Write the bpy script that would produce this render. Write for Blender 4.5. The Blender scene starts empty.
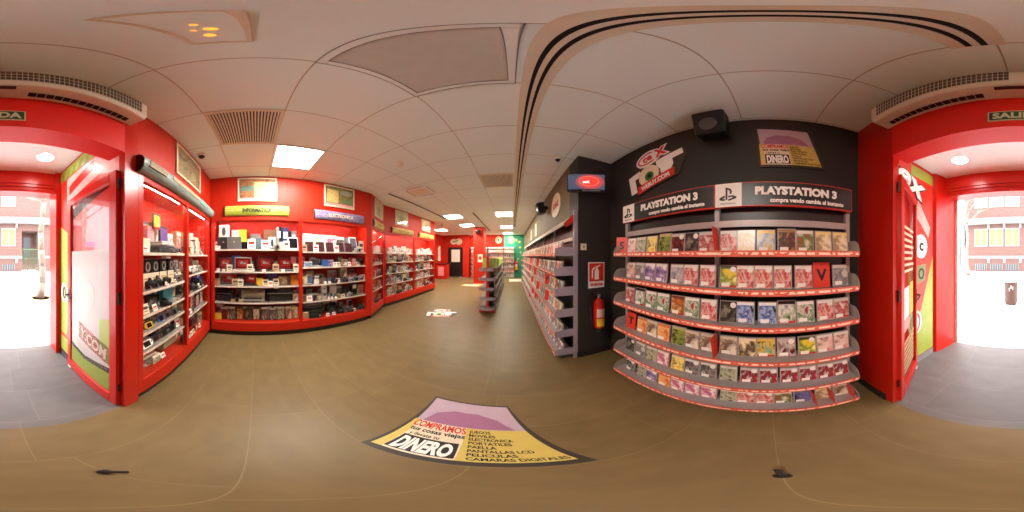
import bpy, bmesh, math, random
from mathutils import Matrix, Vector
R = math.radians
rnd = random.Random(7)
sc = bpy.context.scene
COL = sc.collection

# ------------------------------------------------------------------ camera
EYE = 1.5                                   # the lens stands 1.5 m above the tiles
cam = bpy.data.cameras.new('camera')
cam.type = 'PANO'
cam.clip_start = 0.02
cam.clip_end = 200
try:
    cam.cycles.panorama_type = 'EQUIRECTANGULAR'
except Exception:
    cam.panorama_type = 'EQUIRECTANGULAR'
camo = bpy.data.objects.new('camera', cam)
COL.objects.link(camo)
camo.location = (0, 0, EYE)
camo.rotation_euler = (R(90), 0, 0)
sc.camera = camo

# ------------------------------------------------------------------ world, exposure
W_STRENGTH = 8.5        # overcast daylight in the street
PANEL = 76.0            # ceiling light panels
CASE_LIGHT = 44.0       # strips inside the display cases
DOWNLIGHT = 34.0
sc.view_settings.view_transform = 'Standard'
sc.view_settings.look = 'None'
sc.view_settings.gamma = 1.0
sc.view_settings.use_curve_mapping = False
sc.view_settings.exposure = 0.57
sc.cycles.max_bounces = 14
sc.cycles.diffuse_bounces = 7
sc.cycles.glossy_bounces = 4
sc.cycles.transparent_max_bounces = 16
sc.cycles.sample_clamp_indirect = 6.0
w = bpy.data.worlds.new('overcast_sky')
sc.world = w
w.use_nodes = True
bg = w.node_tree.nodes['Background']
bg.inputs[0].default_value = (0.93, 0.97, 1.0, 1)
bg.inputs[1].default_value = W_STRENGTH
CZ = 2.985              # ceiling height


# ------------------------------------------------------------------ materials
def S(r, g, b):
    f = lambda c: (c / 255 / 12.92) if c / 255 <= 0.04045 else ((c / 255 + 0.055) / 1.055) ** 2.4
    return (f(r), f(g), f(b), 1)


def mat(name, col, rough=0.5, metal=0.0, spec=0.5, var=0.08, scale=14.0, bump=0.0, emit=None, estr=0.0):
    """Principled surface with a slight noise variation of its colour."""
    m = bpy.data.materials.new(name)
    m.use_nodes = True
    nt = m.node_tree
    p = nt.nodes['Principled BSDF']
    p.inputs['Roughness'].default_value = rough
    p.inputs['Metallic'].default_value = metal
    p.inputs['Specular IOR Level'].default_value = spec
    if emit:
        p.inputs['Emission Color'].default_value = emit
        p.inputs['Emission Strength'].default_value = estr
    if var > 0:
        tc = nt.nodes.new('ShaderNodeTexCoord')
        n = nt.nodes.new('ShaderNodeTexNoise')
        n.inputs['Scale'].default_value = scale
        n.inputs['Detail'].default_value = 3
        nt.links.new(tc.outputs['Object'], n.inputs['Vector'])
        r = nt.nodes.new('ShaderNodeValToRGB')
        r.color_ramp.elements[0].position = 0.3
        r.color_ramp.elements[1].position = 0.7
        r.color_ramp.elements[0].color = tuple(c * (1 - var) for c in col[:3]) + (1,)
        r.color_ramp.elements[1].color = tuple(min(1, c * (1 + var)) for c in col[:3]) + (1,)
        nt.links.new(n.outputs['Fac'], r.inputs['Fac'])
        nt.links.new(r.outputs['Color'], p.inputs['Base Color'])
        if bump > 0:
            b = nt.nodes.new('ShaderNodeBump')
            b.inputs['Strength'].default_value = bump
            b.inputs['Distance'].default_value = 0.01
            nt.links.new(n.outputs['Fac'], b.inputs['Height'])
            nt.links.new(b.outputs['Normal'], p.inputs['Normal'])
    else:
        p.inputs['Base Color'].default_value = col
    return m


def emat(name, col, strength):
    m = bpy.data.materials.new(name)
    m.use_nodes = True
    nt = m.node_tree
    nt.nodes.remove(nt.nodes['Principled BSDF'])
    e = nt.nodes.new('ShaderNodeEmission')
    e.inputs[0].default_value = col
    e.inputs[1].default_value = strength
    nt.links.new(e.outputs[0], nt.nodes['Material Output'].inputs[0])
    return m


def glass_mat(name, tint=(1, 1, 1, 1), gloss=0.06, ior=1.35):
    m = bpy.data.materials.new(name)
    m.use_nodes = True
    nt = m.node_tree
    nt.nodes.remove(nt.nodes['Principled BSDF'])
    t = nt.nodes.new('ShaderNodeBsdfTransparent')
    t.inputs[0].default_value = tint
    g = nt.nodes.new('ShaderNodeBsdfGlossy')
    g.inputs['Roughness'].default_value = 0.03
    fr = nt.nodes.new('ShaderNodeFresnel')
    fr.inputs['IOR'].default_value = ior
    mx = nt.nodes.new('ShaderNodeMixShader')
    geo = nt.nodes.new('ShaderNodeNewGeometry')       # the sheet reflects once, at its front face
    inv = nt.nodes.new('ShaderNodeMath')
    inv.operation = 'SUBTRACT'
    inv.inputs[0].default_value = 1.0
    nt.links.new(geo.outputs['Backfacing'], inv.inputs[1])
    mul = nt.nodes.new('ShaderNodeMath')
    mul.operation = 'MULTIPLY'
    nt.links.new(fr.outputs[0], mul.inputs[0])
    nt.links.new(inv.outputs[0], mul.inputs[1])
    nt.links.new(mul.outputs[0], mx.inputs[0])
    nt.links.new(t.outputs[0], mx.inputs[1])
    nt.links.new(g.outputs[0], mx.inputs[2])
    nt.links.new(mx.outputs[0], nt.nodes['Material Output'].inputs[0])
    return m


def frost_mat(name, col, alpha):
    """Cloudy film or acrylic: part diffuse, part see-through."""
    m = bpy.data.materials.new(name)
    m.use_nodes = True
    nt = m.node_tree
    p = nt.nodes['Principled BSDF']
    p.inputs['Base Color'].default_value = col
    p.inputs['Roughness'].default_value = 0.25
    p.inputs['Alpha'].default_value = alpha
    return m


def cover_mat(name, cols, band=None, foot=None, scale=3.0, seed=0.0, dist=0.8, rough=0.3):
    """Printed artwork: blotches of a few inks, an optional title band and foot band."""
    m = bpy.data.materials.new(name)
    m.use_nodes = True
    nt = m.node_tree
    L = nt.links.new
    p = nt.nodes['Principled BSDF']
    p.inputs['Roughness'].default_value = rough
    tc = nt.nodes.new('ShaderNodeTexCoord')
    n = nt.nodes.new('ShaderNodeTexNoise')
    n.noise_dimensions = '4D'
    n.inputs['W'].default_value = seed
    n.inputs['Scale'].default_value = scale
    n.inputs['Detail'].default_value = 2.5
    n.inputs['Distortion'].default_value = dist
    L(tc.outputs['Generated'], n.inputs['Vector'])
    r = nt.nodes.new('ShaderNodeValToRGB')
    r.color_ramp.interpolation = 'LINEAR'
    els = r.color_ramp.elements
    while len(els) < len(cols):
        els.new(0.5)
    for i, c in enumerate(cols):
        els[i].position = 0.34 + 0.32 * i / max(1, len(cols) - 1)
        els[i].color = c
    L(n.outputs['Fac'], r.inputs['Fac'])
    out = r.outputs['Color']
    sep = nt.nodes.new('ShaderNodeSeparateXYZ')
    L(tc.outputs['Generated'], sep.inputs[0])

    def over(src, col, op, t):
        q = nt.nodes.new('ShaderNodeMath')
        q.operation = op
        q.inputs[1].default_value = t
        L(sep.outputs['Z'], q.inputs[0])
        x = nt.nodes.new('ShaderNodeMix')
        x.data_type = 'RGBA'
        L(q.outputs[0], x.inputs['Factor'])
        L(src, x.inputs['A'])
        x.inputs['B'].default_value = col
        return x.outputs['Result']
    if band:
        out = over(out, band, 'GREATER_THAN', 0.86)
    if foot:
        out = over(out, foot, 'LESS_THAN', 0.10)
    L(out, p.inputs['Base Color'])
    return m


def ceiling_mat():
    m = bpy.data.materials.new('ceiling_tiles')
    m.use_nodes = True
    nt = m.node_tree
    L = nt.links.new
    p = nt.nodes['Principled BSDF']
    p.inputs['Roughness'].default_value = 0.8
    geo = nt.nodes.new('ShaderNodeNewGeometry')
    sep = nt.nodes.new('ShaderNodeSeparateXYZ')
    L(geo.outputs['Position'], sep.inputs[0])

    def line(sock, off, pitch, half):
        a = nt.nodes.new('ShaderNodeMath'); a.operation = 'SUBTRACT'; a.inputs[1].default_value = off - half
        b = nt.nodes.new('ShaderNodeMath'); b.operation = 'FLOORED_MODULO'; b.inputs[1].default_value = pitch
        c = nt.nodes.new('ShaderNodeMath'); c.operation = 'LESS_THAN'; c.inputs[1].default_value = 2 * half
        L(sock, a.inputs[0]); L(a.outputs[0], b.inputs[0]); L(b.outputs[0], c.inputs[0])
        return c.outputs[0]
    lx = line(sep.outputs['X'], 0.07, 0.62, 0.0035)
    ly = line(sep.outputs['Y'], 0.214, 0.613, 0.0035)
    mx = nt.nodes.new('ShaderNodeMath'); mx.operation = 'MAXIMUM'
    L(lx, mx.inputs[0]); L(ly, mx.inputs[1])
    n = nt.nodes.new('ShaderNodeTexNoise'); n.inputs['Scale'].default_value = 180
    L(geo.outputs['Position'], n.inputs['Vector'])
    r = nt.nodes.new('ShaderNodeValToRGB')
    r.color_ramp.elements[0].color = S(236, 246, 246)
    r.color_ramp.elements[1].color = S(244, 254, 254)
    L(n.outputs['Fac'], r.inputs['Fac'])
    x = nt.nodes.new('ShaderNodeMix'); x.data_type = 'RGBA'
    L(mx.outputs[0], x.inputs['Factor'])
    L(r.outputs['Color'], x.inputs['A'])
    x.inputs['B'].default_value = S(186, 172, 158)
    L(x.outputs['Result'], p.inputs['Base Color'])
    return m


def tile_floor_mat(name, c1, c2, mortar, rough):
    m = bpy.data.materials.new(name)
    m.use_nodes = True
    nt = m.node_tree
    L = nt.links.new
    p = nt.nodes['Principled BSDF']
    p.inputs['Specular IOR Level'].default_value = 0.25
    geo = nt.nodes.new('ShaderNodeNewGeometry')
    add = nt.nodes.new('ShaderNodeVectorMath')
    add.inputs[1].default_value = (0.11, 0.475, 0)
    L(geo.outputs['Position'], add.inputs[0])
    b = nt.nodes.new('ShaderNodeTexBrick')
    b.offset = 0.133
    b.offset_frequency = 2
    b.inputs['Scale'].default_value = 1.0
    b.inputs['Brick Width'].default_value = 0.9
    b.inputs['Row Height'].default_value = 0.445
    b.inputs['Mortar Size'].default_value = 0.0018
    b.inputs['Mortar Smooth'].default_value = 0.2
    b.inputs['Color1'].default_value = c1
    b.inputs['Color2'].default_value = c2
    b.inputs['Mortar'].default_value = mortar
    L(add.outputs[0], b.inputs['Vector'])
    mp = nt.nodes.new('ShaderNodeMapping')
    mp.inputs['Scale'].default_value = (2.0, 4.0, 1)
    L(geo.outputs['Position'], mp.inputs[0])
    n = nt.nodes.new('ShaderNodeTexNoise')
    n.inputs['Scale'].default_value = 2.2
    n.inputs['Detail'].default_value = 6
    L(mp.outputs[0], n.inputs['Vector'])
    r = nt.nodes.new('ShaderNodeValToRGB')
    r.color_ramp.elements[0].position = 0.3
    r.color_ramp.elements[1].position = 0.75
    r.color_ramp.elements[0].color = (0.88, 0.88, 0.88, 1)
    r.color_ramp.elements[1].color = (1.08, 1.08, 1.08, 1)
    L(n.outputs['Fac'], r.inputs['Fac'])
    x = nt.nodes.new('ShaderNodeMix'); x.data_type = 'RGBA'; x.blend_type = 'MULTIPLY'
    x.inputs['Factor'].default_value = 1.0
    L(b.outputs['Color'], x.inputs['A'])
    L(r.outputs['Color'], x.inputs['B'])
    L(x.outputs['Result'], p.inputs['Base Color'])
    rr = nt.nodes.new('ShaderNodeMapRange')
    rr.inputs['To Min'].default_value = rough - 0.06
    rr.inputs['To Max'].default_value = rough + 0.08
    L(n.outputs['Fac'], rr.inputs['Value'])
    L(rr.outputs[0], p.inputs['Roughness'])
    return m


def brick_wall_mat():
    m = bpy.data.materials.new('pale_brickwork')
    m.use_nodes = True
    nt = m.node_tree
    p = nt.nodes['Principled BSDF']
    p.inputs['Roughness'].default_value = 0.85
    geo = nt.nodes.new('ShaderNodeNewGeometry')
    mp = nt.nodes.new('ShaderNodeMapping')
    mp.inputs['Rotation'].default_value = (R(90), 0, 0)
    nt.links.new(geo.outputs['Position'], mp.inputs[0])
    b = nt.nodes.new('ShaderNodeTexBrick')
    b.inputs['Scale'].default_value = 1.0
    b.inputs['Brick Width'].default_value = 0.4
    b.inputs['Row Height'].default_value = 0.13
    b.inputs['Mortar Size'].default_value = 0.012
    b.inputs['Color1'].default_value = S(86, 54, 48)
    b.inputs['Color2'].default_value = S(92, 61, 54)
    b.inputs['Mortar'].default_value = S(108, 84, 77)
    nt.links.new(mp.outputs[0], b.inputs['Vector'])
    nt.links.new(b.outputs['Color'], p.inputs['Base Color'])
    return m


def strip_mat(name, base, ink):
    """Price rail: salmon rail with a line of small pale printing."""
    m = bpy.data.materials.new(name)
    m.use_nodes = True
    nt = m.node_tree
    L = nt.links.new
    p = nt.nodes['Principled BSDF']
    p.inputs['Roughness'].default_value = 0.35
    tc = nt.nodes.new('ShaderNodeTexCoord')
    sep = nt.nodes.new('ShaderNodeSeparateXYZ')
    L(tc.outputs['Generated'], sep.inputs[0])
    n = nt.nodes.new('ShaderNodeTexNoise')
    n.inputs['Scale'].default_value = 70
    n.inputs['Detail'].default_value = 1
    mp = nt.nodes.new('ShaderNodeMapping')
    mp.inputs['Scale'].default_value = (1.0, 0.0, 0.02)
    L(tc.outputs['Generated'], mp.inputs[0]); L(mp.outputs[0], n.inputs['Vector'])
    g = nt.nodes.new('ShaderNodeMath'); g.operation = 'GREATER_THAN'; g.inputs[1].default_value = 0.47
    L(n.outputs['Fac'], g.inputs[0])
    a = nt.nodes.new('ShaderNodeMath'); a.operation = 'COMPARE'; a.inputs[1].default_value = 0.5; a.inputs[2].default_value = 0.2
    L(sep.outputs['Z'], a.inputs[0])
    k = nt.nodes.new('ShaderNodeMath'); k.operation = 'MULTIPLY'
    L(g.outputs[0], k.inputs[0]); L(a.outputs[0], k.inputs[1])
    x = nt.nodes.new('ShaderNodeMix'); x.data_type = 'RGBA'
    L(k.outputs[0], x.inputs['Factor'])
    x.inputs['A'].default_value = base
    x.inputs['B'].default_value = ink
    L(x.outputs['Result'], p.inputs['Base Color'])
    return m


RED = mat('red_paint', S(192, 38, 15), 0.5, spec=0.25, var=0.04, scale=3)
RED_GLOSS = mat('red_enamel', S(192, 28, 12), 0.28, spec=0.35, var=0.03, scale=3)
RED_HEAD = mat('bright_red_paint', S(222, 20, 6), 0.5, var=0.03, scale=3)
RED_PLASTIC = mat('red_plastic', S(200, 44, 24), 0.35)
BLACK_WALL = mat('black_wall_paint', S(40, 37, 34), 0.6, var=0.1, scale=4)
TAUPE = mat('taupe_wall_paint', S(114, 98, 68), 0.7, var=0.05, scale=3)
GREEN_WALL = mat('green_wall_paint', S(40, 140, 105), 0.6, var=0.05)
WHITE = mat('white_plastic', S(236, 232, 224), 0.4, var=0.03)
CREAM = mat('cream_card', S(226, 210, 180), 0.55, var=0.05)
PAPER = mat('white_paper', S(242, 238, 230), 0.6, var=0.02)
TAN = mat('tan_card', S(188, 156, 112), 0.6, var=0.1)
BLACK = mat('black_plastic', S(26, 24, 24), 0.35, var=0.1)
BLACK_MATT = mat('black_rubber', S(22, 20, 20), 0.7, var=0.1)
DARK_GREY = mat('dark_grey_plastic', S(62, 60, 62), 0.4, var=0.1)
GREY = mat('grey_plastic', S(128, 126, 126), 0.4, var=0.06)
SHELF_GREY = mat('grey_shelf_metal', S(164, 158, 156), 0.35, metal=0.2, var=0.05)
LILAC = mat('lilac_grey_metal', S(158, 148, 158), 0.4, metal=0.1, var=0.05)
SILVER = mat('silver_metal', S(196, 194, 190), 0.3, metal=0.7, var=0.04)
STEEL = mat('brushed_steel', S(190, 186, 180), 0.25, metal=0.9, var=0.05, scale=60)
MAROON = mat('maroon_plastic', S(70, 24, 30), 0.3, var=0.1)
TEAL = mat('teal_card', S(60, 130, 140), 0.45, var=0.15)
NAVY = mat('navy_card', S(34, 48, 92), 0.45, var=0.15)
BLUE = mat('blue_card', S(56, 104, 176), 0.45, var=0.15)
YELLOW = mat('yellow_card', S(232, 186, 48), 0.45, var=0.08)
ORANGE = mat('orange_card', S(224, 130, 40), 0.45, var=0.1)
LIME = mat('lime_card', S(166, 190, 50), 0.45, var=0.1)
GREEN = mat('green_card', S(56, 128, 52), 0.45, var=0.1)
PINK = mat('pink_card', S(232, 150, 150), 0.5, var=0.08)
BROWN = mat('brown_card', S(120, 84, 58), 0.6, var=0.12)
PURPLE = mat('purple_card', S(110, 84, 150), 0.5, var=0.25, scale=30)
BEIGE = mat('beige_fabric', S(160, 142, 116), 0.85, var=0.12, scale=60, bump=0.3)
BLACK_FABRIC = mat('black_fabric', S(32, 28, 28), 0.9, var=0.2, scale=60, bump=0.3)
SCREEN_RED = mat('red_screen', S(120, 28, 28), 0.15, emit=S(170, 40, 36), estr=0.12, var=0.5, scale=14)
SCREEN_DARK = mat('dark_screen', S(24, 22, 26), 0.08, var=0.0)
SCREEN_GREY = mat('grey_screen', S(90, 98, 104), 0.12, var=0.05)
IVORY = mat('ivory_metal', S(226, 214, 196), 0.45, var=0.03)
SILL_DARK = mat('black_plinth', S(34, 28, 24), 0.5, var=0.15)
WHITE_MURAL = mat('white_print', S(240, 236, 230), 0.35, var=0.02)
LIME_MURAL = mat('lime_print', S(150, 164, 62), 0.35, var=0.12, scale=6)
PINK_MURAL = mat('pink_print', S(238, 176, 168), 0.35, var=0.05)
RED_MURAL = mat('red_print', S(206, 44, 26), 0.35, var=0.05)
BLACK_INK = mat('black_ink', S(28, 24, 22), 0.45, var=0.05)
YELLOW_MURAL = mat('yellow_print', S(206, 182, 92), 0.4, var=0.03)
LILAC_MURAL = mat('lilac_print', S(184, 160, 176), 0.4, var=0.04)
MAUVE_MURAL = mat('mauve_print', S(158, 106, 136), 0.4, var=0.05)
GREY_INK = mat('dark_grey_print', S(54, 46, 38), 0.5, var=0.05)
SIGN_GREEN = mat('dark_green_sign', S(24, 62, 30), 0.4, var=0.05)
SIGN_CREAM = mat('pale_sign_letters', S(206, 200, 160), 0.4, var=0.02)
GLASS = glass_mat('clear_glass')
DOOR_GLASS = glass_mat('door_glass', ior=2.0)
FROST = frost_mat('pale_door_film', S(226, 222, 216), 0.5)
ACRYLIC = frost_mat('clear_acrylic', S(205, 200, 192), 0.45)
CASE_PLASTIC = mat('clear_security_case', S(176, 168, 160), 0.2, var=0.1, scale=30)
PANEL_LIGHT_FAR = emat('far_panel_glow', (1.0, 0.96, 0.82, 1), PANEL * 0.6)
PANEL_LIGHT = emat('ceiling_panel_glow', (1.0, 0.99, 0.90, 1), PANEL)
STRIP_LIGHT = emat('case_strip_glow', (1.0, 0.97, 0.92, 1), CASE_LIGHT)
SPOT_LIGHT = emat('downlight_glow', (1.0, 0.95, 0.88, 1), DOWNLIGHT)
ORANGE_GLOW = emat('orange_lamp_glow', (1.0, 0.30, 0.03, 1), 1.5)
CEIL = ceiling_mat()
CEIL_PLAIN = mat('white_ceiling_board', S(238, 244, 242), 0.7, var=0.02)
CEIL_GREY = mat('grey_access_board', S(206, 204, 198), 0.6, var=0.03)
FLOOR = tile_floor_mat('brown_floor_tiles', S(120, 99, 64), S(115, 95, 61), S(138, 117, 80), 0.42)
FLOOR_GREY = tile_floor_mat('grey_porch_tiles', S(112, 106, 104), S(106, 100, 98), S(128, 122, 118), 0.45)
STRIP = strip_mat('salmon_price_rail', S(220, 100, 78), S(246, 224, 206))
PAVE = mat('pale_paving', S(196, 196, 194), 0.8, var=0.05, scale=1.2)
BRICK = brick_wall_mat()
BARK = mat('pale_bark', S(126, 114, 100), 0.85, var=0.25, scale=7, bump=0.4)

k_ = S
INKS = {
    'pink': ('pink and cream', [k_(220, 130, 130), k_(240, 216, 200), k_(150, 60, 70)], k_(226, 220, 212), None),
    'sage': ('grey green', [k_(90, 110, 80), k_(190, 190, 160), k_(60, 60, 50)], k_(210, 204, 190), None),
    'yellow': ('yellow', [k_(226, 182, 50), k_(246, 226, 130), k_(120, 84, 30)], k_(230, 210, 150), None),
    'green': ('dark green', [k_(44, 84, 40), k_(150, 160, 70), k_(24, 34, 20)], k_(190, 180, 110), None),
    'reddark': ('dark red', [k_(120, 24, 22), k_(50, 14, 14), k_(190, 90, 60)], k_(196, 190, 182), None),
    'black': ('black', [k_(26, 24, 24), k_(70, 62, 56), k_(150, 140, 120)], k_(40, 38, 36), None),
    'redgrey': ('red and grey', [k_(190, 176, 166), k_(180, 40, 36), k_(230, 220, 210)], k_(206, 198, 190), k_(190, 40, 34)),
    'redwhite': ('red and white', [k_(236, 226, 216), k_(196, 50, 46), k_(232, 180, 170), k_(140, 40, 44)], k_(232, 226, 220), None),
    'bright': ('glare-painted white', [k_(246, 240, 226), k_(226, 204, 150), k_(250, 246, 240)], k_(240, 232, 214), None),  # white glare on a case front is put into these inks
    'bluegrey': ('blue and yellow', [k_(96, 120, 150), k_(190, 190, 180), k_(206, 170, 70)], k_(226, 186, 70), None),
    'brown': ('brown', [k_(110, 54, 30), k_(60, 30, 18), k_(190, 120, 60)], k_(150, 110, 60), None),
    'redgreen': ('red and green', [k_(180, 50, 40), k_(90, 120, 60), k_(226, 212, 190)], k_(220, 214, 200), None),
    'sand': ('sand coloured', [k_(206, 186, 130), k_(150, 130, 90), k_(236, 220, 180)], k_(226, 206, 120), None),
    'silver': ('silver grey', [k_(176, 172, 168), k_(110, 108, 108), k_(226, 222, 216)], k_(206, 204, 200), None),
    'lilac': ('lilac and white', [k_(230, 224, 230), k_(150, 120, 170), k_(90, 80, 130)], k_(232, 226, 222), None),
    'bluered': ('blue and red', [k_(60, 74, 120), k_(200, 190, 190), k_(170, 60, 60)], k_(222, 214, 208), None),
    'lime': ('lime and yellow', [k_(230, 206, 60), k_(110, 140, 40), k_(246, 232, 140)], k_(60, 70, 30), k_(200, 50, 40)),
    'whitegreen': ('white and green', [k_(240, 236, 226), k_(90, 130, 70), k_(210, 214, 200), k_(170, 60, 50)], k_(236, 230, 222), None),
    'gold': ('gold and orange', [k_(206, 136, 60), k_(150, 70, 30), k_(236, 200, 130)], k_(110, 60, 30), k_(190, 44, 30)),
    'ice': ('blue and white', [k_(236, 240, 244), k_(40, 70, 150), k_(170, 190, 220), k_(30, 36, 60)], k_(234, 234, 236), None),
    'grass': ('black and green', [k_(40, 38, 34), k_(230, 226, 216), k_(80, 120, 50)], k_(36, 32, 30), k_(190, 50, 40)),
    'orange': ('orange', [k_(220, 110, 40), k_(246, 190, 120), k_(130, 60, 30)], k_(226, 120, 50), None),
    'tan': ('tan and brown', [k_(206, 180, 150), k_(110, 80, 60), k_(236, 222, 200)], k_(214, 196, 170), None),
    'teal': ('teal and yellow', [k_(110, 170, 160), k_(232, 190, 80), k_(60, 50, 40)], k_(226, 186, 80), k_(200, 50, 40)),
    'racing': ('yellow and black', [k_(236, 190, 80), k_(60, 50, 44), k_(246, 226, 180)], k_(232, 216, 190), None),
    'redcar': ('scarlet and grey', [k_(190, 40, 40), k_(206, 196, 190), k_(110, 30, 34)], k_(186, 180, 176), None),
    'soccer': ('crimson and grey', [k_(196, 190, 190), k_(180, 36, 46), k_(120, 40, 50), k_(226, 216, 212)], k_(196, 190, 186), None),
    'mono': ('grey black and white', [k_(226, 222, 214), k_(60, 56, 54), k_(160, 152, 146)], k_(214, 208, 200), None),
    'blue': ('blue', [k_(60, 80, 150), k_(120, 120, 170), k_(30, 36, 70)], k_(90, 96, 150), None),
    'magenta': ('pink and magenta', [k_(236, 196, 206), k_(190, 70, 120), k_(244, 230, 226)], k_(232, 210, 210), None),
}
COVERS = {}
for i_, (kk, (desc, cols, band, foot)) in enumerate(INKS.items()):
    COVERS[kk] = cover_mat('printed_cover_' + kk, cols, band, foot, scale=1.5 + (i_ % 3) * 0.35, seed=i_ * 1.7)


# ------------------------------------------------------------------ mesh helpers
class MB:
    """Collects solids and links them as one mesh object."""

    def __init__(self):
        self.bm = bmesh.new()
        self.mi = 0

    def _faces(self, vs, faces):
        bv = [self.bm.verts.new(v) for v in vs]
        for f in faces:
            try:
                fc = self.bm.faces.new([bv[i] for i in f])
                fc.material_index = self.mi
            except ValueError:
                pass
        return bv

    def box(self, x0, x1, y0, y1, z0, z1):
        v = [(x, y, z) for x in (x0, x1) for y in (y0, y1) for z in (z0, z1)]
        self._faces(v, [(0, 1, 3, 2), (4, 6, 7, 5), (0, 4, 5, 1), (2, 3, 7, 6), (0, 2, 6, 4), (1, 5, 7, 3)])
        return self

    def obox(self, c, size, M):
        """Box of SIZE about C in the frame of the matrix M."""
        hx, hy, hz = (s / 2 for s in size)
        v = [M @ Vector((c[0] + a * hx, c[1] + b * hy, c[2] + d * hz)) for a in (-1, 1) for b in (-1, 1) for d in (-1, 1)]
        self._faces(v, [(0, 1, 3, 2), (4, 6, 7, 5), (0, 4, 5, 1), (2, 3, 7, 6), (0, 2, 6, 4), (1, 5, 7, 3)])
        return self

    def tube(self, p0, p1, r0, r1=None, n=12, caps=True):
        r1 = r0 if r1 is None else r1
        p0, p1 = Vector(p0), Vector(p1)
        d = (p1 - p0).normalized()
        a = d.orthogonal().normalized()
        b = d.cross(a)
        v = []
        for p, r in ((p0, r0), (p1, r1)):
            for i in range(n):
                t = 2 * math.pi * i / n
                v.append(p + (a * math.cos(t) + b * math.sin(t)) * r)
        f = [(i, (i + 1) % n, n + (i + 1) % n, n + i) for i in range(n)]
        if caps:
            f += [tuple(range(n - 1, -1, -1)), tuple(range(n, 2 * n))]
        self._faces(v, f)
        return self

    def path(self, pts, r, n=8):
        for a, b in zip(pts[:-1], pts[1:]):
            self.tube(a, b, r, r, n)
        return self

    def lathe(self, prof, n=16, c=(0, 0, 0)):
        """PROF: (radius, height) pairs about a vertical axis through C."""
        v, f = [], []
        for r, z in prof:
            for i in range(n):
                t = 2 * math.pi * i / n
                v.append((c[0] + r * math.cos(t), c[1] + r * math.sin(t), c[2] + z))
        for k in range(len(prof) - 1):
            for i in range(n):
                f.append((k * n + i, k * n + (i + 1) % n, (k + 1) * n + (i + 1) % n, (k + 1) * n + i))
        f += [tuple(range(n - 1, -1, -1)), tuple(range((len(prof) - 1) * n, len(prof) * n))]
        self._faces(v, f)
        return self

    def poly(self, pts, y0, y1):
        """Outline in the x-z plane, given thickness from y0 to y1."""
        n = len(pts)
        v = [(p[0], y0, p[1]) for p in pts] + [(p[0], y1, p[1]) for p in pts]
        self._faces(v, [tuple(range(n)), tuple(range(2 * n - 1, n - 1, -1))] + [(i, n + i, n + (i + 1) % n, (i + 1) % n) for i in range(n)])
        return self

    def slab(self, pts, z0, z1):
        """Outline in the x-y plane, given thickness from z0 to z1."""
        n = len(pts)
        v = [(p[0], p[1], z0) for p in pts] + [(p[0], p[1], z1) for p in pts]
        self._faces(v, [tuple(range(n - 1, -1, -1)), tuple(range(n, 2 * n))] + [(i, (i + 1) % n, n + (i + 1) % n, n + i) for i in range(n)])
        return self

    def side(self, pts, x0, x1):
        """Outline in the y-z plane, given thickness from x0 to x1."""
        n = len(pts)
        v = [(x0, p[0], p[1]) for p in pts] + [(x1, p[0], p[1]) for p in pts]
        self._faces(v, [tuple(range(n - 1, -1, -1)), tuple(range(n, 2 * n))] + [(i, (i + 1) % n, n + (i + 1) % n, n + i) for i in range(n)])
        return self

    def ring(self, cx, cz, rx, rz, t, y0, y1, n=28):
        """Elliptical ring in the x-z plane."""
        v, f = [], []
        for i in range(n):
            a = 2 * math.pi * i / n
            c, s = math.cos(a), math.sin(a)
            for y in (y0, y1):
                v.append((cx + rx * c, y, cz + rz * s))
                v.append((cx + (rx - t) * c, y, cz + (rz - t) * s))
        for i in range(n):
            a, b = 4 * i, 4 * ((i + 1) % n)
            f += [(a, b, b + 1, a + 1), (a + 2, a + 3, b + 3, b + 2), (a, a + 2, b + 2, b), (a + 1, b + 1, b + 3, a + 3)]
        self._faces(v, f)
        return self

    def build(self, name, mats, parent=None, bevel=0.0, smooth=False, seg=1):
        bm = self.bm
        bmesh.ops.recalc_face_normals(bm, faces=bm.faces)
        if bevel > 0:
            es = [e for e in bm.edges if len(e.link_faces) == 2 and e.calc_face_angle(0) > 0.6]
            bmesh.ops.bevel(bm, geom=es, offset=bevel, segments=seg, affect='EDGES', clamp_overlap=True)
        me = bpy.data.meshes.new(name)
        bm.to_mesh(me)
        bm.free()
        if not isinstance(mats, (list, tuple)):
            mats = [mats]
        for m in mats:
            me.materials.append(m)
        if smooth:
            for p in me.polygons:
                p.use_smooth = True
        o = bpy.data.objects.new(name, me)
        COL.objects.link(o)
        if parent is not None:
            o.parent = parent
        return o


def ell(cx, cz, rx, rz, n=24, a0=0.0, a1=360.0):
    full = abs(a1 - a0 - 360) < 1e-6
    m = n if full else n - 1
    return [(cx + rx * math.cos(R(a0 + (a1 - a0) * i / m)), cz + rz * math.sin(R(a0 + (a1 - a0) * i / m))) for i in range(n)]


def box(name, m, b, parent=None, bevel=0.0):
    return MB().box(*b).build(name, m, parent, bevel)


def empty(name, loc=(0, 0, 0), rz=0.0, tilt=0.0):
    o = bpy.data.objects.new(name, None)
    o.empty_display_size = 0.1
    COL.objects.link(o)
    o.location = loc
    o.rotation_euler = (tilt, 0, R(rz))
    return o


def tag(o, label, cat, group=None, kind=None):
    o['label'] = label
    o['category'] = cat
    if group:
        o['group'] = group
    if kind:
        o['kind'] = kind
    return o


def struct(o, label=None):
    o['kind'] = 'structure'
    if label:
        o['label'] = label
    return o


def kids(o):
    return [c for c in KIDS.get(o.name, [])]


KIDS = {}


def copy_tree(o, parent=None):
    c = o.copy()
    COL.objects.link(c)
    c.parent = parent
    for ch in list(o.children):
        copy_tree(ch, c)
    return c


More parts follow.
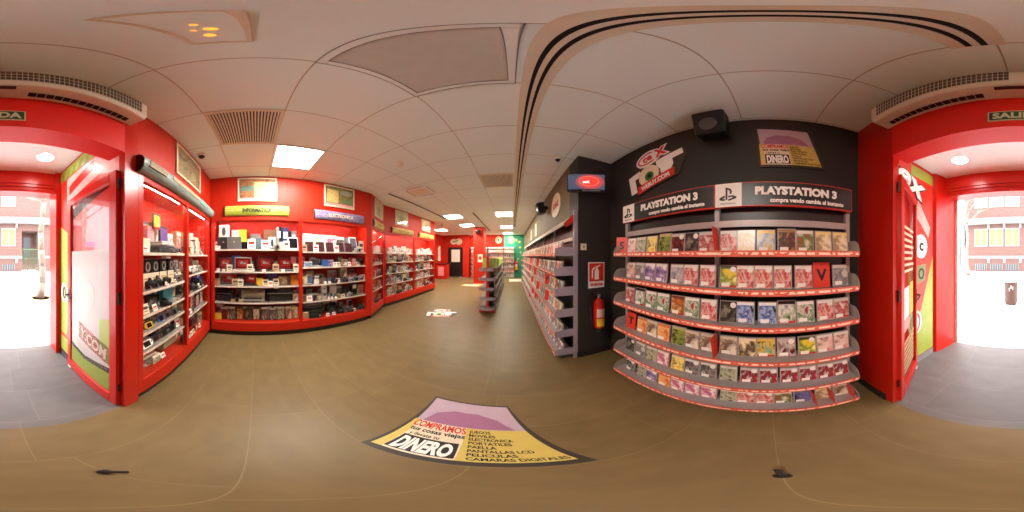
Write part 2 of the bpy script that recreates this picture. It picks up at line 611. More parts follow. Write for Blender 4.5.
def letters(s, size, m, parent, x, y, z, align='CENTER', bold=0.0, shear=0.0, width=None, rot=0.0, name='lettering', depth=0.002, flat=False):
    """Raised writing facing local -y (or up when FLAT)."""
    cu = bpy.data.curves.new('tmp', 'FONT')
    cu.body = s
    cu.size = size
    cu.align_x = align
    cu.offset = bold
    cu.shear = shear
    cu.extrude = depth
    cu.resolution_u = 3
    to = bpy.data.objects.new('tmp', cu)
    COL.objects.link(to)
    bpy.context.view_layer.update()
    me = bpy.data.meshes.new_from_object(to.evaluated_get(bpy.context.evaluated_depsgraph_get()))
    bpy.data.objects.remove(to)
    bpy.data.curves.remove(cu)
    xs = [v.co.x for v in me.vertices]
    k = 1.0
    if width and xs:
        k = width / max(1e-6, max(xs) - min(xs))
    M = Matrix.Diagonal((k, 1, 1, 1))
    M = Matrix.Rotation(R(rot), 4, 'Z') @ M
    if not flat:
        M = Matrix.Rotation(R(90), 4, 'X') @ M
    me.transform(Matrix.Translation((x, y, z)) @ M)
    me.name = name
    me.materials.clear()
    me.materials.append(m)
    o = bpy.data.objects.new(name, me)
    COL.objects.link(o)
    o.parent = parent
    return o


ORD = ['', 'first', 'second', 'third', 'fourth', 'fifth', 'sixth', 'seventh', 'eighth', 'ninth', 'tenth']


def nth(n):
    if n < len(ORD):
        return ORD[n]
    return '%d%s' % (n, {1: 'st', 2: 'nd', 3: 'rd'}.get(n % 10 if n % 100 not in (11, 12, 13) else 0, 'th'))


def ray(px):
    """Horizontal direction of a column of the photograph."""
    a = R((px - 512) * 0.3515625)
    return math.sin(a), math.cos(a)

# ================================================================== THE SETTING
struct(box('floor', FLOOR, (-5.1, 1.5, -0.84, 11.6, -0.1, 0)))
struct(box('floor_porch', FLOOR_GREY, (-0.95, 1.5, -2.36, -0.84, -0.1, 0)))
struct(box('ceiling', CEIL, (-5.1, 1.5, -2.36, 11.6, CZ, CZ + 0.1)))
struct(box('wall_left_outer', RED, (-5.2, -5.1, -2.36, 11.6, -0.1, CZ + 0.1)))  # unseen; added to stop sky light leaking in behind the cases
struct(box('floor_behind_cases', FLOOR, (-5.1, -0.95, -2.36, -0.84, -0.1, 0)))  # unseen; added to close the light leak under the entrance case
struct(box('wall_left', RED, (-3.4, -2.8, -0.81, 2.40, 2.2, CZ)))                       # above the long red case
struct(MB().slab([(-2.8, 2.40), (-3.25, 3.25), (-3.6, 3.25), (-3.4, 2.40)], 2.2, CZ).build('wall_left_angled', RED))
struct(box('wall_left_far', RED, (-3.85, -3.25, 3.25, 6.36, 2.2, CZ)))
struct(box('wall_left_recess', RED, (-5.1, -4.95, 6.36, 11.6, 0, CZ)))
struct(box('wall_left_return', RED, (-5.1, -3.68, 6.2, 6.36, 0, CZ)))
struct(box('wall_front', RED, (-3.4, -0.92, -1.25, -0.81, 2.2, CZ)))                    # above the case beside the door
struct(box('wall_front_pier', RED_GLOSS, (-0.92, -0.78, -0.87, -0.81, 0, CZ)))
struct(box('wall_front_lintel', RED_HEAD, (-0.78, 0.855, -0.985, -0.81, 2.33, CZ)))
struct(box('wall_front_pillar', RED_GLOSS, (0.855, 1.5, -0.885, -0.825, 0, CZ)))
struct(box('wall_right', BLACK_WALL, (1.335, 1.5, -0.825, 1.93, 0, CZ)))
struct(box('wall_right_pier', BLACK_WALL, (0.83, 1.5, 1.93, 2.25, 0, CZ)))
struct(box('wall_right_far', TAUPE, (0.831, 1.0, 2.25, 11.6, 0, CZ)))
struct(box('wall_back', RED, (-3.02, -0.56, 11.3, 11.6, 0, CZ)))
struct(box('wall_back_green', GREEN_WALL, (-0.56, 0.84, 11.29, 11.6, 0, CZ)))
dw = MB()
dw.box(-5.1, -4.52, 10.9, 11.2, 0, CZ).box(-3.39, -2.98, 10.9, 11.6, 0, CZ).box(-4.52, -3.39, 10.9, 11.2, 2.12, CZ)
struct(dw.build('wall_back_door_side', RED))
# porch
struct(box('wall_porch_left', RED, (-0.92, -0.82, -2.36, -0.87, 0, 2.8)))
struct(box('wall_porch_right', RED, (1.2, 1.36, -2.36, -0.885, 0, 2.8)))
struct(box('ceiling_porch', CEIL_PLAIN, (-0.92, 1.36, -2.36, -0.985, 2.74, 2.84)))
struct(box('trim_outer_lintel', RED_GLOSS, (-0.82, 1.2, -2.36, -2.14, 2.40, 2.74)))
struct(box('trim_outer_pier', RED_GLOSS, (-0.82, -0.745, -2.36, -2.08, 0, 2.74), None, 0.004))
struct(MB().slab([(1.2, -1.9), (1.15, -1.93), (1.06, -2.30), (1.06, -2.36), (1.2, -2.36)], 0, 2.74).build('trim_outer_jamb', RED_GLOSS))
rl = MB()
for z in (2.43, 2.48, 2.53):
    rl.box(-0.745, 1.06, -2.138, -2.122, z, z + 0.018)
rl.box(-0.745, 1.06, -2.145, -2.09, 2.385, 2.41)
struct(rl.build('trim_shutter_rail', RED_GLOSS))
struct(box('trim_shutter_guide', WHITE, (1.02, 1.06, -2.42, -2.36, 0, 2.5)))
# outside faces so that daylight only enters by the doorway
struct(box('wall_facade', RED, (-5.1, -0.92, -2.36, -2.28, 0, 3.2)))
struct(box('wall_facade_right', WHITE, (1.2, 6.0, -2.45, -2.36, 0, 4.2)))
struct(box('wall_facade_upper', RED, (-5.1, 6.0, -2.45, -2.361, 2.74, 4.2)))
# plinths along the black walls
struct(box('baseboard_pier', SILL_DARK, (0.815, 1.335, 1.912, 1.93, 0, 0.1), None, 0.004))
struct(box('baseboard_pier_side', SILL_DARK, (0.815, 0.83, 1.93, 2.25, 0, 0.1)))
struct(box('baseboard_right', SILL_DARK, (1.317, 1.335, -0.825, 1.912, 0, 0.1)))
struct(box('baseboard_front', SILL_DARK, (0.93, 1.317, -0.825, -0.808, 0, 0.09)))
struct(box('baseboard_back', SILL_DARK, (-4.95, -4.56, 10.885, 10.9, 0, 0.08)))
struct(box('baseboard_porch', GREY, (1.185, 1.2, -1.9, -0.99, 0, 0.1)))
struct(box('baseboard_porch_left', DARK_GREY, (-0.82, -0.808, -2.08, -1.0, 0, 0.1)))
# red column in the aisle
struct(box('column', RED, (-1.98, -1.42, 8.2, 8.76, 0, CZ), None, 0.01))

struct(MB().slab([(-2.8, 2.31), (-2.8, 2.40), (-2.806, 2.411), (-2.90, 2.36), (-2.90, 2.31)], 0.1, 2.2).build('trim_case_corner', RED))

# ---- ceiling fittings
def light_panel(x0, x1, y0, y1, label):
    t = tag(empty('ceiling_light', ((x0 + x1) / 2, (y0 + y1) / 2, CZ)), label, 'light', 'square ceiling light panels')
    a, b = (x1 - x0) / 2, (y1 - y0) / 2
    f = MB()
    f.box(-a, a, -b, -b + 0.02, -0.012, 0).box(-a, a, b - 0.02, b, -0.012, 0).box(-a, -a + 0.02, -b + 0.02, b - 0.02, -0.012, 0).box(a - 0.02, a, -b + 0.02, b - 0.02, -0.012, 0)
    f.build('frame', WHITE, t)
    box('diffuser', PANEL_LIGHT if y0 < 2 else PANEL_LIGHT_FAR, (-a + 0.02, a - 0.02, -b + 0.02, b - 0.02, -0.008, -0.001), t)


light_panel(-2.40, -1.80, 0.23, 0.82, 'bright square light panel in front of the lime shop sign')
light_panel(-2.42, -1.82, 5.35, 5.96, 'square light panel over the aisle beside the last yellow fascia sign')
light_panel(-0.57, 0.03, 5.35, 5.96, 'square light panel beside the slot diffuser, first of its row from the entrance')
light_panel(-2.42, -1.82, 7.2, 7.81, 'square light panel just in front of the red column')
light_panel(-0.57, 0.03, 7.95, 8.56, 'square light panel second along the slot diffuser row')
light_panel(-4.2, -3.6, 8.1, 8.71, 'square light panel in the recess before the dark door')
light_panel(-0.57, 0.03, 10.3, 10.9, 'square light panel just before the green back wall')
light_panel(-2.45, -1.85, 10.0, 10.6, 'square light panel behind the red column')


def slot(x, y0, y1, label, wide=True):
    t = tag(empty('slot_diffuser', (x, (y0 + y1) / 2, CZ)), label, 'air vent', 'slot air diffusers')
    L = (y1 - y0) / 2
    h = 0.075 if wide else 0.03
    b = MB()
    if wide:
        for a, c in ((-h, -0.031), (-0.011, 0.011), (0.031, h)):
            b.box(a, c, -L, L, -0.014, 0)
    else:
        b.box(-h, -0.014, -L, L, -0.01, 0).box(0.014, h, -L, L, -0.01, 0)
    b.build('frame', IVORY if wide else GREY, t)
    b = MB()
    if wide:
        b.box(-0.031, -0.011, -L, L, -0.005, -0.0005).box(0.011, 0.031, -L, L, -0.005, -0.0005)
    else:
        b.box(-0.014, 0.014, -L, L, -0.004, -0.0005)
    b.build('black_slot_grille', BLACK_MATT, t)


slot(0.121, -0.41, 8.2, 'long pale slot diffuser with two black slots running overhead down the shop')
slot(-1.29, 5.3, 9.5, 'narrow dark slot diffuser leading to the red column', False)
slot(-2.53, 2.68, 5.9, 'narrow dark slot diffuser along the angled red display wall', False)

# grey access board in a raised pale frame
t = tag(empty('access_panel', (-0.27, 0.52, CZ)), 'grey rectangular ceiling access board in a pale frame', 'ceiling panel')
f = MB()
f.box(-0.285, 0.285, -0.306, -0.27, -0.012, 0).box(-0.285, 0.285, 0.27, 0.306, -0.012, 0).box(-0.285, -0.25, -0.27, 0.27, -0.012, 0).box(0.25, 0.285, -0.27, 0.27, -0.012, 0)
f.build('frame', CEIL_PLAIN, t, 0.003)
box('board', CEIL_GREY, (-0.25, 0.25, -0.27, 0.27, -0.004, -0.0005), t)
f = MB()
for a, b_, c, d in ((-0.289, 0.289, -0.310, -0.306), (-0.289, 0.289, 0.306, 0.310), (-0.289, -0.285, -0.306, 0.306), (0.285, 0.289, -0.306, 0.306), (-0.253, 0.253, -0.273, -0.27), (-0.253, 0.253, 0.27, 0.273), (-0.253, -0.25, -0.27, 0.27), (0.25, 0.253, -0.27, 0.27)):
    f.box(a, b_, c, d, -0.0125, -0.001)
f.build('shadow_gap_strip', GREY, t)  # grey strips imitate the shaded gap round the frame and the board


def louvre(x0, x1, y0, y1, n, label, along_x=True):
    t = tag(empty('ceiling_vent', ((x0 + x1) / 2, (y0 + y1) / 2, CZ)), label, 'air vent', 'louvred ceiling vents')
    a, b = (x1 - x0) / 2, (y1 - y0) / 2
    f = MB()
    f.box(-a, a, -b, -b + 0.03, -0.01, 0).box(-a, a, b - 0.03, b, -0.01, 0).box(-a, -a + 0.03, -b + 0.03, b - 0.03, -0.01, 0).box(a - 0.03, a, -b + 0.03, b - 0.03, -0.01, 0)
    f.build('frame', IVORY, t)
    box('backing', DARK_GREY, (-a + 0.03, a - 0.03, -b + 0.03, b - 0.03, -0.002, -0.0005), t)
    s = MB()
    for i in range(n):
        if along_x:
            y = -b + 0.03 + (2 * b - 0.06) * (i + 0.5) / n
            s.box(-a + 0.03, a - 0.03, y - 0.007, y + 0.006, -0.012, -0.003)
        else:
            x = -a + 0.03 + (2 * a - 0.06) * (i + 0.5) / n
            s.box(x - 0.007, x + 0.006, -b + 0.03, b - 0.03, -0.012, -0.003)
    s.build('slats', IVORY, t)


louvre(-1.79, -1.17, -0.40, 0.214, 22, 'square louvred ceiling vent near the framed posters by the entrance corner')
louvre(-0.57, 0.03, 2.67, 3.27, 26, 'square louvred ceiling vent beside the long slot diffuser', False)
# cassette unit
t = tag(empty('ceiling_cassette', (-1.86, 2.97, CZ)), 'square white ceiling air conditioning cassette before the angled wall', 'air conditioner')
f = MB()
f.box(-0.3, 0.3, -0.3, 0.3, -0.02, 0)
f.build('body', CEIL_PLAIN, t, 0.008)
box('intake', IVORY, (-0.17, 0.17, -0.17, 0.17, -0.028, -0.02), t, 0.004)
for (a, b, c, d) in ((-0.2, 0.2, -0.265, -0.225), (-0.2, 0.2, 0.225, 0.265), (-0.265, -0.225, -0.2, 0.2), (0.225, 0.265, -0.2, 0.2)):
    box('flap', SILVER, (a, b, c, d, -0.026, -0.019), t, 0.002)

# emergency light overhead: pale tray, orange lamps
t = tag(empty('emergency_light', (-0.24, -0.085, CZ)), 'flush emergency light overhead with small glowing orange lamps', 'light')
f = MB()
f.box(-0.15, 0.15, -0.078, -0.064, -0.012, 0).box(-0.15, 0.15, 0.064, 0.078, -0.012, 0).box(-0.15, -0.136, -0.064, 0.064, -0.012, 0).box(0.136, 0.15, -0.064, 0.064, -0.012, 0)
f.build('frame', IVORY, t, 0.002)
box('tray', CEIL_PLAIN, (-0.136, 0.136, -0.064, 0.064, -0.005, -0.0005), t)
for x, y, r in ((0.03, 0.0, 0.007), (-0.015, 0.012, 0.013), (-0.02, -0.02, 0.006), (-0.07, -0.005, 0.013)):
    MB().tube((x, y, -0.009), (x, y, -0.004), r, r * 0.9, 12).build('lamp', ORANGE_GLOW, t)
struct(box('trim_ceiling_edge', GREY, (-0.385, -0.09, -0.0125, -0.0095, CZ - 0.003, CZ + 0.001)))


def dome(name, x, y, r, m, label, cat, dark=None):
    t = tag(empty(name, (x, y, CZ)), label, cat)
    MB().lathe([(r, 0), (r, -0.015), (r * 0.85, -0.028), (r * 0.8, -0.03)], 20).build('base', m, t, smooth=False)
    MB().lathe([(r * 0.7, -0.028), (r * 0.62, -0.05), (r * 0.35, -0.066), (r * 0.08, -0.071)], 18).build('dome', dark or m, t, smooth=True)
    return t


dome('smoke_detector', -1.47, 1.79, 0.05, IVORY, 'small round white smoke detector on the ceiling between vents', 'smoke detector')
dome('dome_camera', 0.60, 2.08, 0.05, IVORY, 'small black dome camera on the ceiling by the black pier', 'security camera', BLACK)
dome('dome_camera', -3.15, 6.85, 0.06, IVORY, 'small dark dome camera past the end of the far red case', 'security camera', BLACK)
t = dome('dome_camera', -1.96, -0.68, 0.06, IVORY, 'dark dome camera on the ceiling beside the framed poster by the door', 'security camera', BLACK)
# black dome speaker on the column
t = tag(empty('dome_speaker', (-1.72, 8.2, 2.72)), 'round black dome speaker on the front of the red column', 'speaker')
MB().tube((0, 0, 0), (0, -0.05, 0), 0.10, 0.10, 20).build('mount', DARK_GREY, t)
MB().lathe([(0.13, 0.10), (0.14, 0.02), (0.12, -0.06), (0.07, -0.11), (0.02, -0.13)], 20, (0, -0.16, 0)).build('dome', BLACK, t, smooth=True)
box('bracket', BLACK, (-0.03, 0.03, -0.12, 0, 0.06, 0.12), t)

# ---- entrance: air curtain over the door
OLIVE_DARK = mat('dark_filter', S(84, 74, 58), 0.7, var=0.2, scale=30)
t = tag(empty('air_curtain', (0.03, -0.81, 2.68)), 'long ivory air curtain unit mounted over the entrance door', 'air curtain')
L = 0.86
b = MB()
b.side([(0, 0.0), (0, 0.235), (0.118, 0.235), (0.118, 0.22), (0.148, 0.218), (0.158, 0.205), (0.158, 0.035), (0.14, 0.004)], -L, L)
b.build('housing', IVORY, t, 0.006)
for x0, x1 in ((-0.80, -0.03), (0.03, 0.80)):
    g = MB()
    g.box(x0, x1, 0.157, 0.1595, 0.04, 0.205)
    g.build('intake_backing', OLIVE_DARK, t)
    g = MB()
    n = 34
    for i in range(n + 1):
        x = x0 + (x1 - x0) * i / n
        g.box(x - 0.0014, x + 0.0014, 0.1595, 0.162, 0.04, 0.205)
    for z in (0.04, 0.095, 0.15, 0.205):
        g.box(x0, x1, 0.1595, 0.162, z - 0.0014, z + 0.0014)
    g.build('intake_grille', IVORY, t)
for x0, x1 in ((-0.78, -0.16), (0.16, 0.78)):
    g = MB()
    g.box(x0, x1, 0.03, 0.075, -0.003, 0.001)
    g.build('outlet_slot', BLACK_MATT, t)
    g = MB()
    for i in range(15):
        x = x0 + (x1 - x0) * i / 14
        g.box(x - 0.0015, x + 0.0015, 0.03, 0.075, -0.005, -0.002)
    g.box(x0, x1, 0.028, 0.031, -0.006, -0.001).box(x0, x1, 0.074, 0.077, -0.006, -0.001)
    g.build('outlet_slats', IVORY, t)
box('control_panel', MAROON, (-0.10, 0.10, 0.095, 0.125, -0.004, 0.001), t)

# exit sign on the lintel (faces into the shop)
t = tag(empty('exit_sign', (0.027, -0.81, 2.392), 180), 'green and cream SALIDA exit sign above the entrance', 'sign')
box('plate', SIGN_CREAM, (-0.155, 0.155, -0.006, 0, 0, 0.105), t)
box('green_field', SIGN_GREEN, (-0.147, 0.147, -0.008, -0.005, 0.009, 0.096), t)
letters('SALIDA', 0.085, SIGN_CREAM, t, 0, -0.0085, 0.022, bold=0.003, width=0.265)

# ---- porch downlights
for x, lab in ((-0.49, 'round recessed downlight in porch ceiling on the tree side'), (0.71, 'round recessed downlight in porch ceiling on the litter bin side')):
    t = tag(empty('downlight', (x, -1.71, 2.74)), lab, 'light', 'porch downlights')
    f = MB()
    f.lathe([(0.105, 0), (0.105, -0.006), (0.09, -0.008), (0.09, 0)], 24)
    f.build('trim_ring', WHITE, t)
    MB().lathe([(0.09, -0.009), (0.088, -0.0075)], 24).build('lens', SPOT_LIGHT, t)

# ---- doors: red aluminium frames with glass, standing open into the porch
def door_leaf(num, loc, rz, W, flip, label):
    """Leaf along local +x from the hinge; shop-side face towards local -y."""
    H = 2.17
    t = empty('door_%d' % num, loc, rz)
    t['kind'] = 'structure'
    t['label'] = label
    f = MB()
    f.box(0, 0.085, -0.022, 0.022, 0.012, H).box(W - 0.085, W, -0.022, 0.022, 0.012, H)
    f.box(0.085, W - 0.085, -0.022, 0.022, 0.012, 0.15).box(0.085, W - 0.085, -0.022, 0.022, H - 0.085, H)
    f.build('door_frame', RED_GLOSS, t, 0.004)
    box('glass_pane', DOOR_GLASS, (0.085, W - 0.085, -0.004, 0.004, 0.15, H - 0.085), t)
    for z in (0.25, 1.15, 2.0):
        b = MB(); b.tube((-0.006, 0, z), (-0.006, 0, z + 0.09), 0.011, 0.011, 10); b.build('door_hinge', BLACK, t)
    h = MB()
    for s in (-1, 1):
        h.box(W - 0.06, W - 0.025, s * 0.022 - 0.004, s * 0.022 + 0.004, 0.95, 1.12)
        h.tube((W - 0.042, s * 0.02, 1.05), (W - 0.042, s * 0.065, 1.05), 0.01, 0.01, 10)
        h.path([(W - 0.042, s * 0.065, 1.05), (W - 0.10, s * 0.068, 1.05), (W - 0.15, s * 0.064, 1.04), (W - 0.17, s * 0.058, 1.03)], 0.009, 10)
    h.build('door_handle', BLACK, t)
    b = MB()
    b.box(W - 0.09, W - 0.03, -0.03, 0.03, 0, 0.013)
    b.build('floor_bolt', WHITE, t)
    return t


d1 = door_leaf(1, (-0.765, -0.86, 0), -92, 0.90, False, 'red framed glass entrance door with lime film standing open on the tree side')
Wg = 0.90
b = MB()      # film graphics on the pane, seen from inside the shop
b.box(0.09, Wg - 0.09, 0.0045, 0.0055, 0.16, 1.55)
b.build('pale_film', FROST, d1)
b = MB()
b.poly([(0.09, 0.16), (Wg - 0.09, 0.16), (Wg - 0.09, 0.40), (0.5, 0.36), (0.09, 0.42)], 0.0062, 0.0072)
b.build('lime_film', frost_mat('lime_film_sheet', S(150, 160, 70), 0.75), d1)
b = MB()
b.poly([(0.09, 0.42), (0.5, 0.36), (Wg - 0.09, 0.40), (Wg - 0.09, 0.45), (0.5, 0.41), (0.09, 0.49)], 0.0062, 0.0072)
b.build('dark_film_band', frost_mat('dark_film_sheet', S(90, 84, 70), 0.7), d1)
b = MB()
b.poly([(0.10, 0.52), (0.62, 0.60), (0.62, 0.80), (0.10, 0.72)], 0.0062, 0.0072)
b.build('red_film_ribbon', frost_mat('rosy_film', S(196, 120, 110), 0.45), d1)
# the leaf's shop side is local +y here: turn the writing round
o = letters('Y.COM', 0.17, frost_mat('pale_film_letters', S(214, 206, 190), 0.8), d1, 0, 0, 0, bold=0.004, width=0.44, name='lettering')
o.data.transform(Matrix.Translation((0.36, 0.009, 0.60)) @ Matrix.Rotation(R(180), 4, 'Z') @ Matrix.Rotation(R(8), 4, 'Y'))
b = MB()
b.poly(ell(0.44, 1.14, 0.13, 0.14), 0.0062, 0.0072)
b.build('white_film_disc', FROST, d1)
b = MB()
b.poly([(0.09, 0.5), (0.24, 0.62), (0.24, 0.95), (0.09, 1.0)], 0.0062, 0.0072)
b.build('lime_film_corner', frost_mat('lime_film_see_through', S(190, 206, 110), 0.6), d1)

d2 = door_leaf(2, (0.845, -0.875, 0), -62, 0.70, True, 'red framed glass entrance door with price notices standing open on the litter bin side')
Wg = 0.70
b = MB()
for i in range(8):
    z = 1.74 - i * 0.055
    b.box(0.16, 0.54 - 0.03 * (i % 3), -0.0055, -0.0045, z, z + 0.024)
b.build('cream_notice_lettering', CREAM, d2)
box('white_notice', PAPER, (0.14, 0.34, -0.0058, -0.0048, 0.86, 1.22), d2)
box('pink_notice', PINK, (0.14, 0.34, -0.0062, -0.0052, 0.80, 0.93), d2)
box('yellow_notice', YELLOW, (0.37, 0.52, -0.0058, -0.0048, 0.90, 1.24), d2)
b = MB()
for i in range(7):
    b.box(0.13, 0.55, -0.0058, -0.0048, 0.28 + i * 0.062, 0.32 + i * 0.062)
b.build('tan_notice_lettering', TAN, d2)

# ---- porch murals
t = tag(empty('porch_mural', (-0.818, -2.07, 0), 90), 'red and lime printed mural on porch wall behind the open door', 'mural')
box('board', RED_MURAL, (0, 1.18, -0.006, 0, 0.12, 2.70), t)
b = MB(); b.box(0, 1.18, -0.008, -0.0055, 2.54, 2.70); b.build('lime_band', LIME_MURAL, t)
b = MB()
for i in range(7):
    b.poly([(0.05 + i * 0.15, 2.54), (0.12 + i * 0.15, 2.54), (0.17 + i * 0.15, 2.64), (0.10 + i * 0.15, 2.64)], -0.0095, -0.0075)
b.build('dark_leaf_marks', mat('olive_print', S(120, 140, 50), 0.4), t)
b = MB(); b.poly([(0.22, 2.16), (0.9, 2.28), (1.18, 2.2), (1.18, 2.52), (0.22, 2.52)], -0.008, -0.0055); b.build('pale_field', PINK_MURAL, t)
b = MB(); b.poly([(0.28, 2.26), (0.82, 2.38), (0.82, 2.5), (0.28, 2.38)], -0.0095, -0.0075); b.build('red_text_bar', RED_MURAL, t)
b = MB(); b.box(0, 1.05, -0.008, -0.0055, 0.12, 0.36); b.build('lime_foot', LIME_MURAL, t)
b = MB(); b.poly([(0, 0.42), (0.2, 0.42), (0.36, 1.2), (0.30, 1.75), (0, 1.9)], -0.008, -0.0055); b.build('lime_shape', LIME_MURAL, t)
b = MB(); b.ring(0.13, 1.02, 0.1, 0.13, 0.035, -0.011, -0.0075); b.build('white_ring_emblem', WHITE_MURAL, t)
b = MB(); b.ring(0.14, 1.02, 0.055, 0.075, 0.022, -0.012, -0.0075); b.build('dark_ring_emblem', BLACK_INK, t)
b = MB(); b.poly([(0.30, 1.9), (1.05, 2.1), (1.05, 2.2), (0.30, 2.02)], -0.008, -0.0055); b.build('dark_stripe', GREY_INK, t)

t = tag(empty('shop_mural', (1.198, -0.89, 0), -90), 'red and lime mural with big white logo letters beside the bin side door', 'mural')
# local x runs towards the shop's street side as seen from the porch: -90 turns it to -y
box('board', RED_MURAL, (0, 1.01, -0.006, 0, 0.12, 2.70), t)
b = MB(); b.box(0.55, 1.01, -0.0085, -0.0055, 2.52, 2.68); b.build('lime_band', LIME_MURAL, t)
letters('cex', 0.42, BLACK_INK, t, 0.40, -0.009, 2.34, bold=0.030, width=0.76, rot=-22, depth=0.002)
letters('cex', 0.42, WHITE_MURAL, t, 0.40, -0.013, 2.345, bold=0.013, width=0.72, rot=-22, depth=0.003)
b = MB(); b.poly([(0.62, 2.0), (0.90, 1.74), (0.94, 1.88), (0.68, 2.2)], -0.0085, -0.0055); b.build('pink_arm', PINK_MURAL, t)
b = MB(); b.poly(ell(0.74, 1.62, 0.13, 0.15), -0.0105, -0.0055); b.build('white_disc', WHITE_MURAL, t)
letters('c', 0.2, BLACK_INK, t, 0.74, -0.012, 1.57, bold=0.006)
b = MB(); b.poly([(0.64, 1.15), (0.82, 1.2), (0.84, 1.40), (0.64, 1.38)], -0.0085, -0.0055); b.build('green_badge', mat('moss_print', S(120, 132, 70), 0.4), t)
b = MB(); b.ring(0.74, 1.28, 0.06, 0.07, 0.025, -0.0105, -0.0075); b.build('dark_badge_ring', BLACK_INK, t)
b = MB(); b.poly([(0.55, 0.12), (1.01, 0.12), (1.01, 1.5), (0.60, 0.5)], -0.0085, -0.0055); b.build('lime_shape', LIME_MURAL, t)
b = MB(); b.poly(ell(0.62, 0.66, 0.13, 0.17), -0.0105, -0.0055); b.build('pale_disc', WHITE_MURAL, t)
b = MB(); b.ring(0.62, 0.66, 0.10, 0.14, 0.03, -0.012, -0.008); b.build('red_disc_ring', RED_MURAL, t)

# ================================================================== THE STREET
struct(box('pavement', PAVE, (-24, 24, -15.2, -2.36, -0.12, -0.01)))
bld = tag(empty('brick_building', (0, -15.2, 0)), 'pale pink brick building with white ledges across the street', 'building')
bx = MB()
bx.box(-18, -3.6, -5, 0, 0, 12).box(-2.05, 5.6, -5, 0, 0, 12).box(-3.6, -2.05, -5, 0, 3.9, 12).box(-3.6, -2.05, -5, -1.6, 0, 3.9)
bx.build('brick_walls', BRICK, bld)
LEDGE = mat('white_ledge', S(138, 133, 128), 0.7, var=0.03)
for z0, z1, d in ((4.55, 5.1, 0.5), (1.28, 1.5, 0.08)):
    b = MB()
    if z0 > 4:
        b.box(-18, 5.75, 0, d, z0, z1)
    else:
        b.box(-18, -3.6, 0, d, z0, z1).box(-2.05, 5.6, 0, d, z0, z1)
    b.build('ledge', LEDGE, bld)
CURTAIN = mat('yellow_curtain', S(104, 96, 66), 0.8, var=0.25, scale=5)
for x0 in (-8.6, -6.2, -1.4, 0.5, 2.0, 3.5):
    fr_ = MB()
    fr_.box(x0 - 0.06, x0 + 1.26, 0, 0.06, 2.42, 2.5).box(x0 - 0.06, x0 + 1.26, 0, 0.06, 4.05, 4.12).box(x0 - 0.06, x0, 0, 0.06, 2.5, 4.05).box(x0 + 1.2, x0 + 1.26, 0, 0.06, 2.5, 4.05).box(x0 + 0.57, x0 + 0.63, 0, 0.06, 2.5, 4.05)
    f = fr_.build('window_frame', GREY, bld)
    box('curtain', CURTAIN, (x0, x0 + 1.2, 0.005, 0.03, 2.5, 4.05), f)
    box('white_corbel', LEDGE, (x0 - 0.25, x0 - 0.05, 0, 0.14, 4.12, 4.55), bld)
    box('white_corbel', LEDGE, (x0 - 0.25, x0 - 0.05, 0, 0.1, 0.85, 1.28), bld)
    f = MB().box(x0, x0 + 1.2, 0, 0.03, 0.15, 0.75).build('basement_window', DARK_GREY, bld)
    b = MB()
    for i in range(6):
        b.box(x0 + 0.02 + i * 0.226, x0 + 0.05 + i * 0.226, 0.03, 0.06, 0.15, 0.75)
    b.build('bars', GREY, f)
    f = MB().box(x0 - 0.05, x0 + 1.25, 0, 0.06, 6.3, 7.5).build('upper_window', WHITE, bld)
b = MB()
for i in range(9):
    b.box(-3.55 + i * 0.18, -3.51 + i * 0.18, -0.08, -0.04, 0.1, 2.1)
b.box(-3.6, -2.05, -0.1, -0.02, 2.1, 2.18).box(-3.6, -2.05, -0.1, -0.02, 1.2, 1.26)
b.build('green_railing', mat('green_railing_paint', S(58, 78, 42), 0.5), bld)
box('porch_door', DARK_GREY, (-3.2, -2.4, -1.6, -1.55, 1.2, 3.5), bld)
struct(box('wall_side_street', mat('grey_side_street', S(190, 188, 186), 0.8), (6.8, 12, -26, -18, 0, 7)))
t = tag(empty('neighbour_house', (8.0, -17.5, 0)), 'pale grey shop house beyond the corner of the brick building', 'building')
box('facade', mat('pale_render', S(180, 178, 176), 0.8), (-1.2, 6, -3, 0, 0, 9), t)
box('shop_window', DARK_GREY, (-0.9, 0.3, 0, 0.05, 0.3, 2.6), t)
box('sign_band', BLUE, (-1.0, 0.4, 0, 0.08, 2.75, 3.2), t)


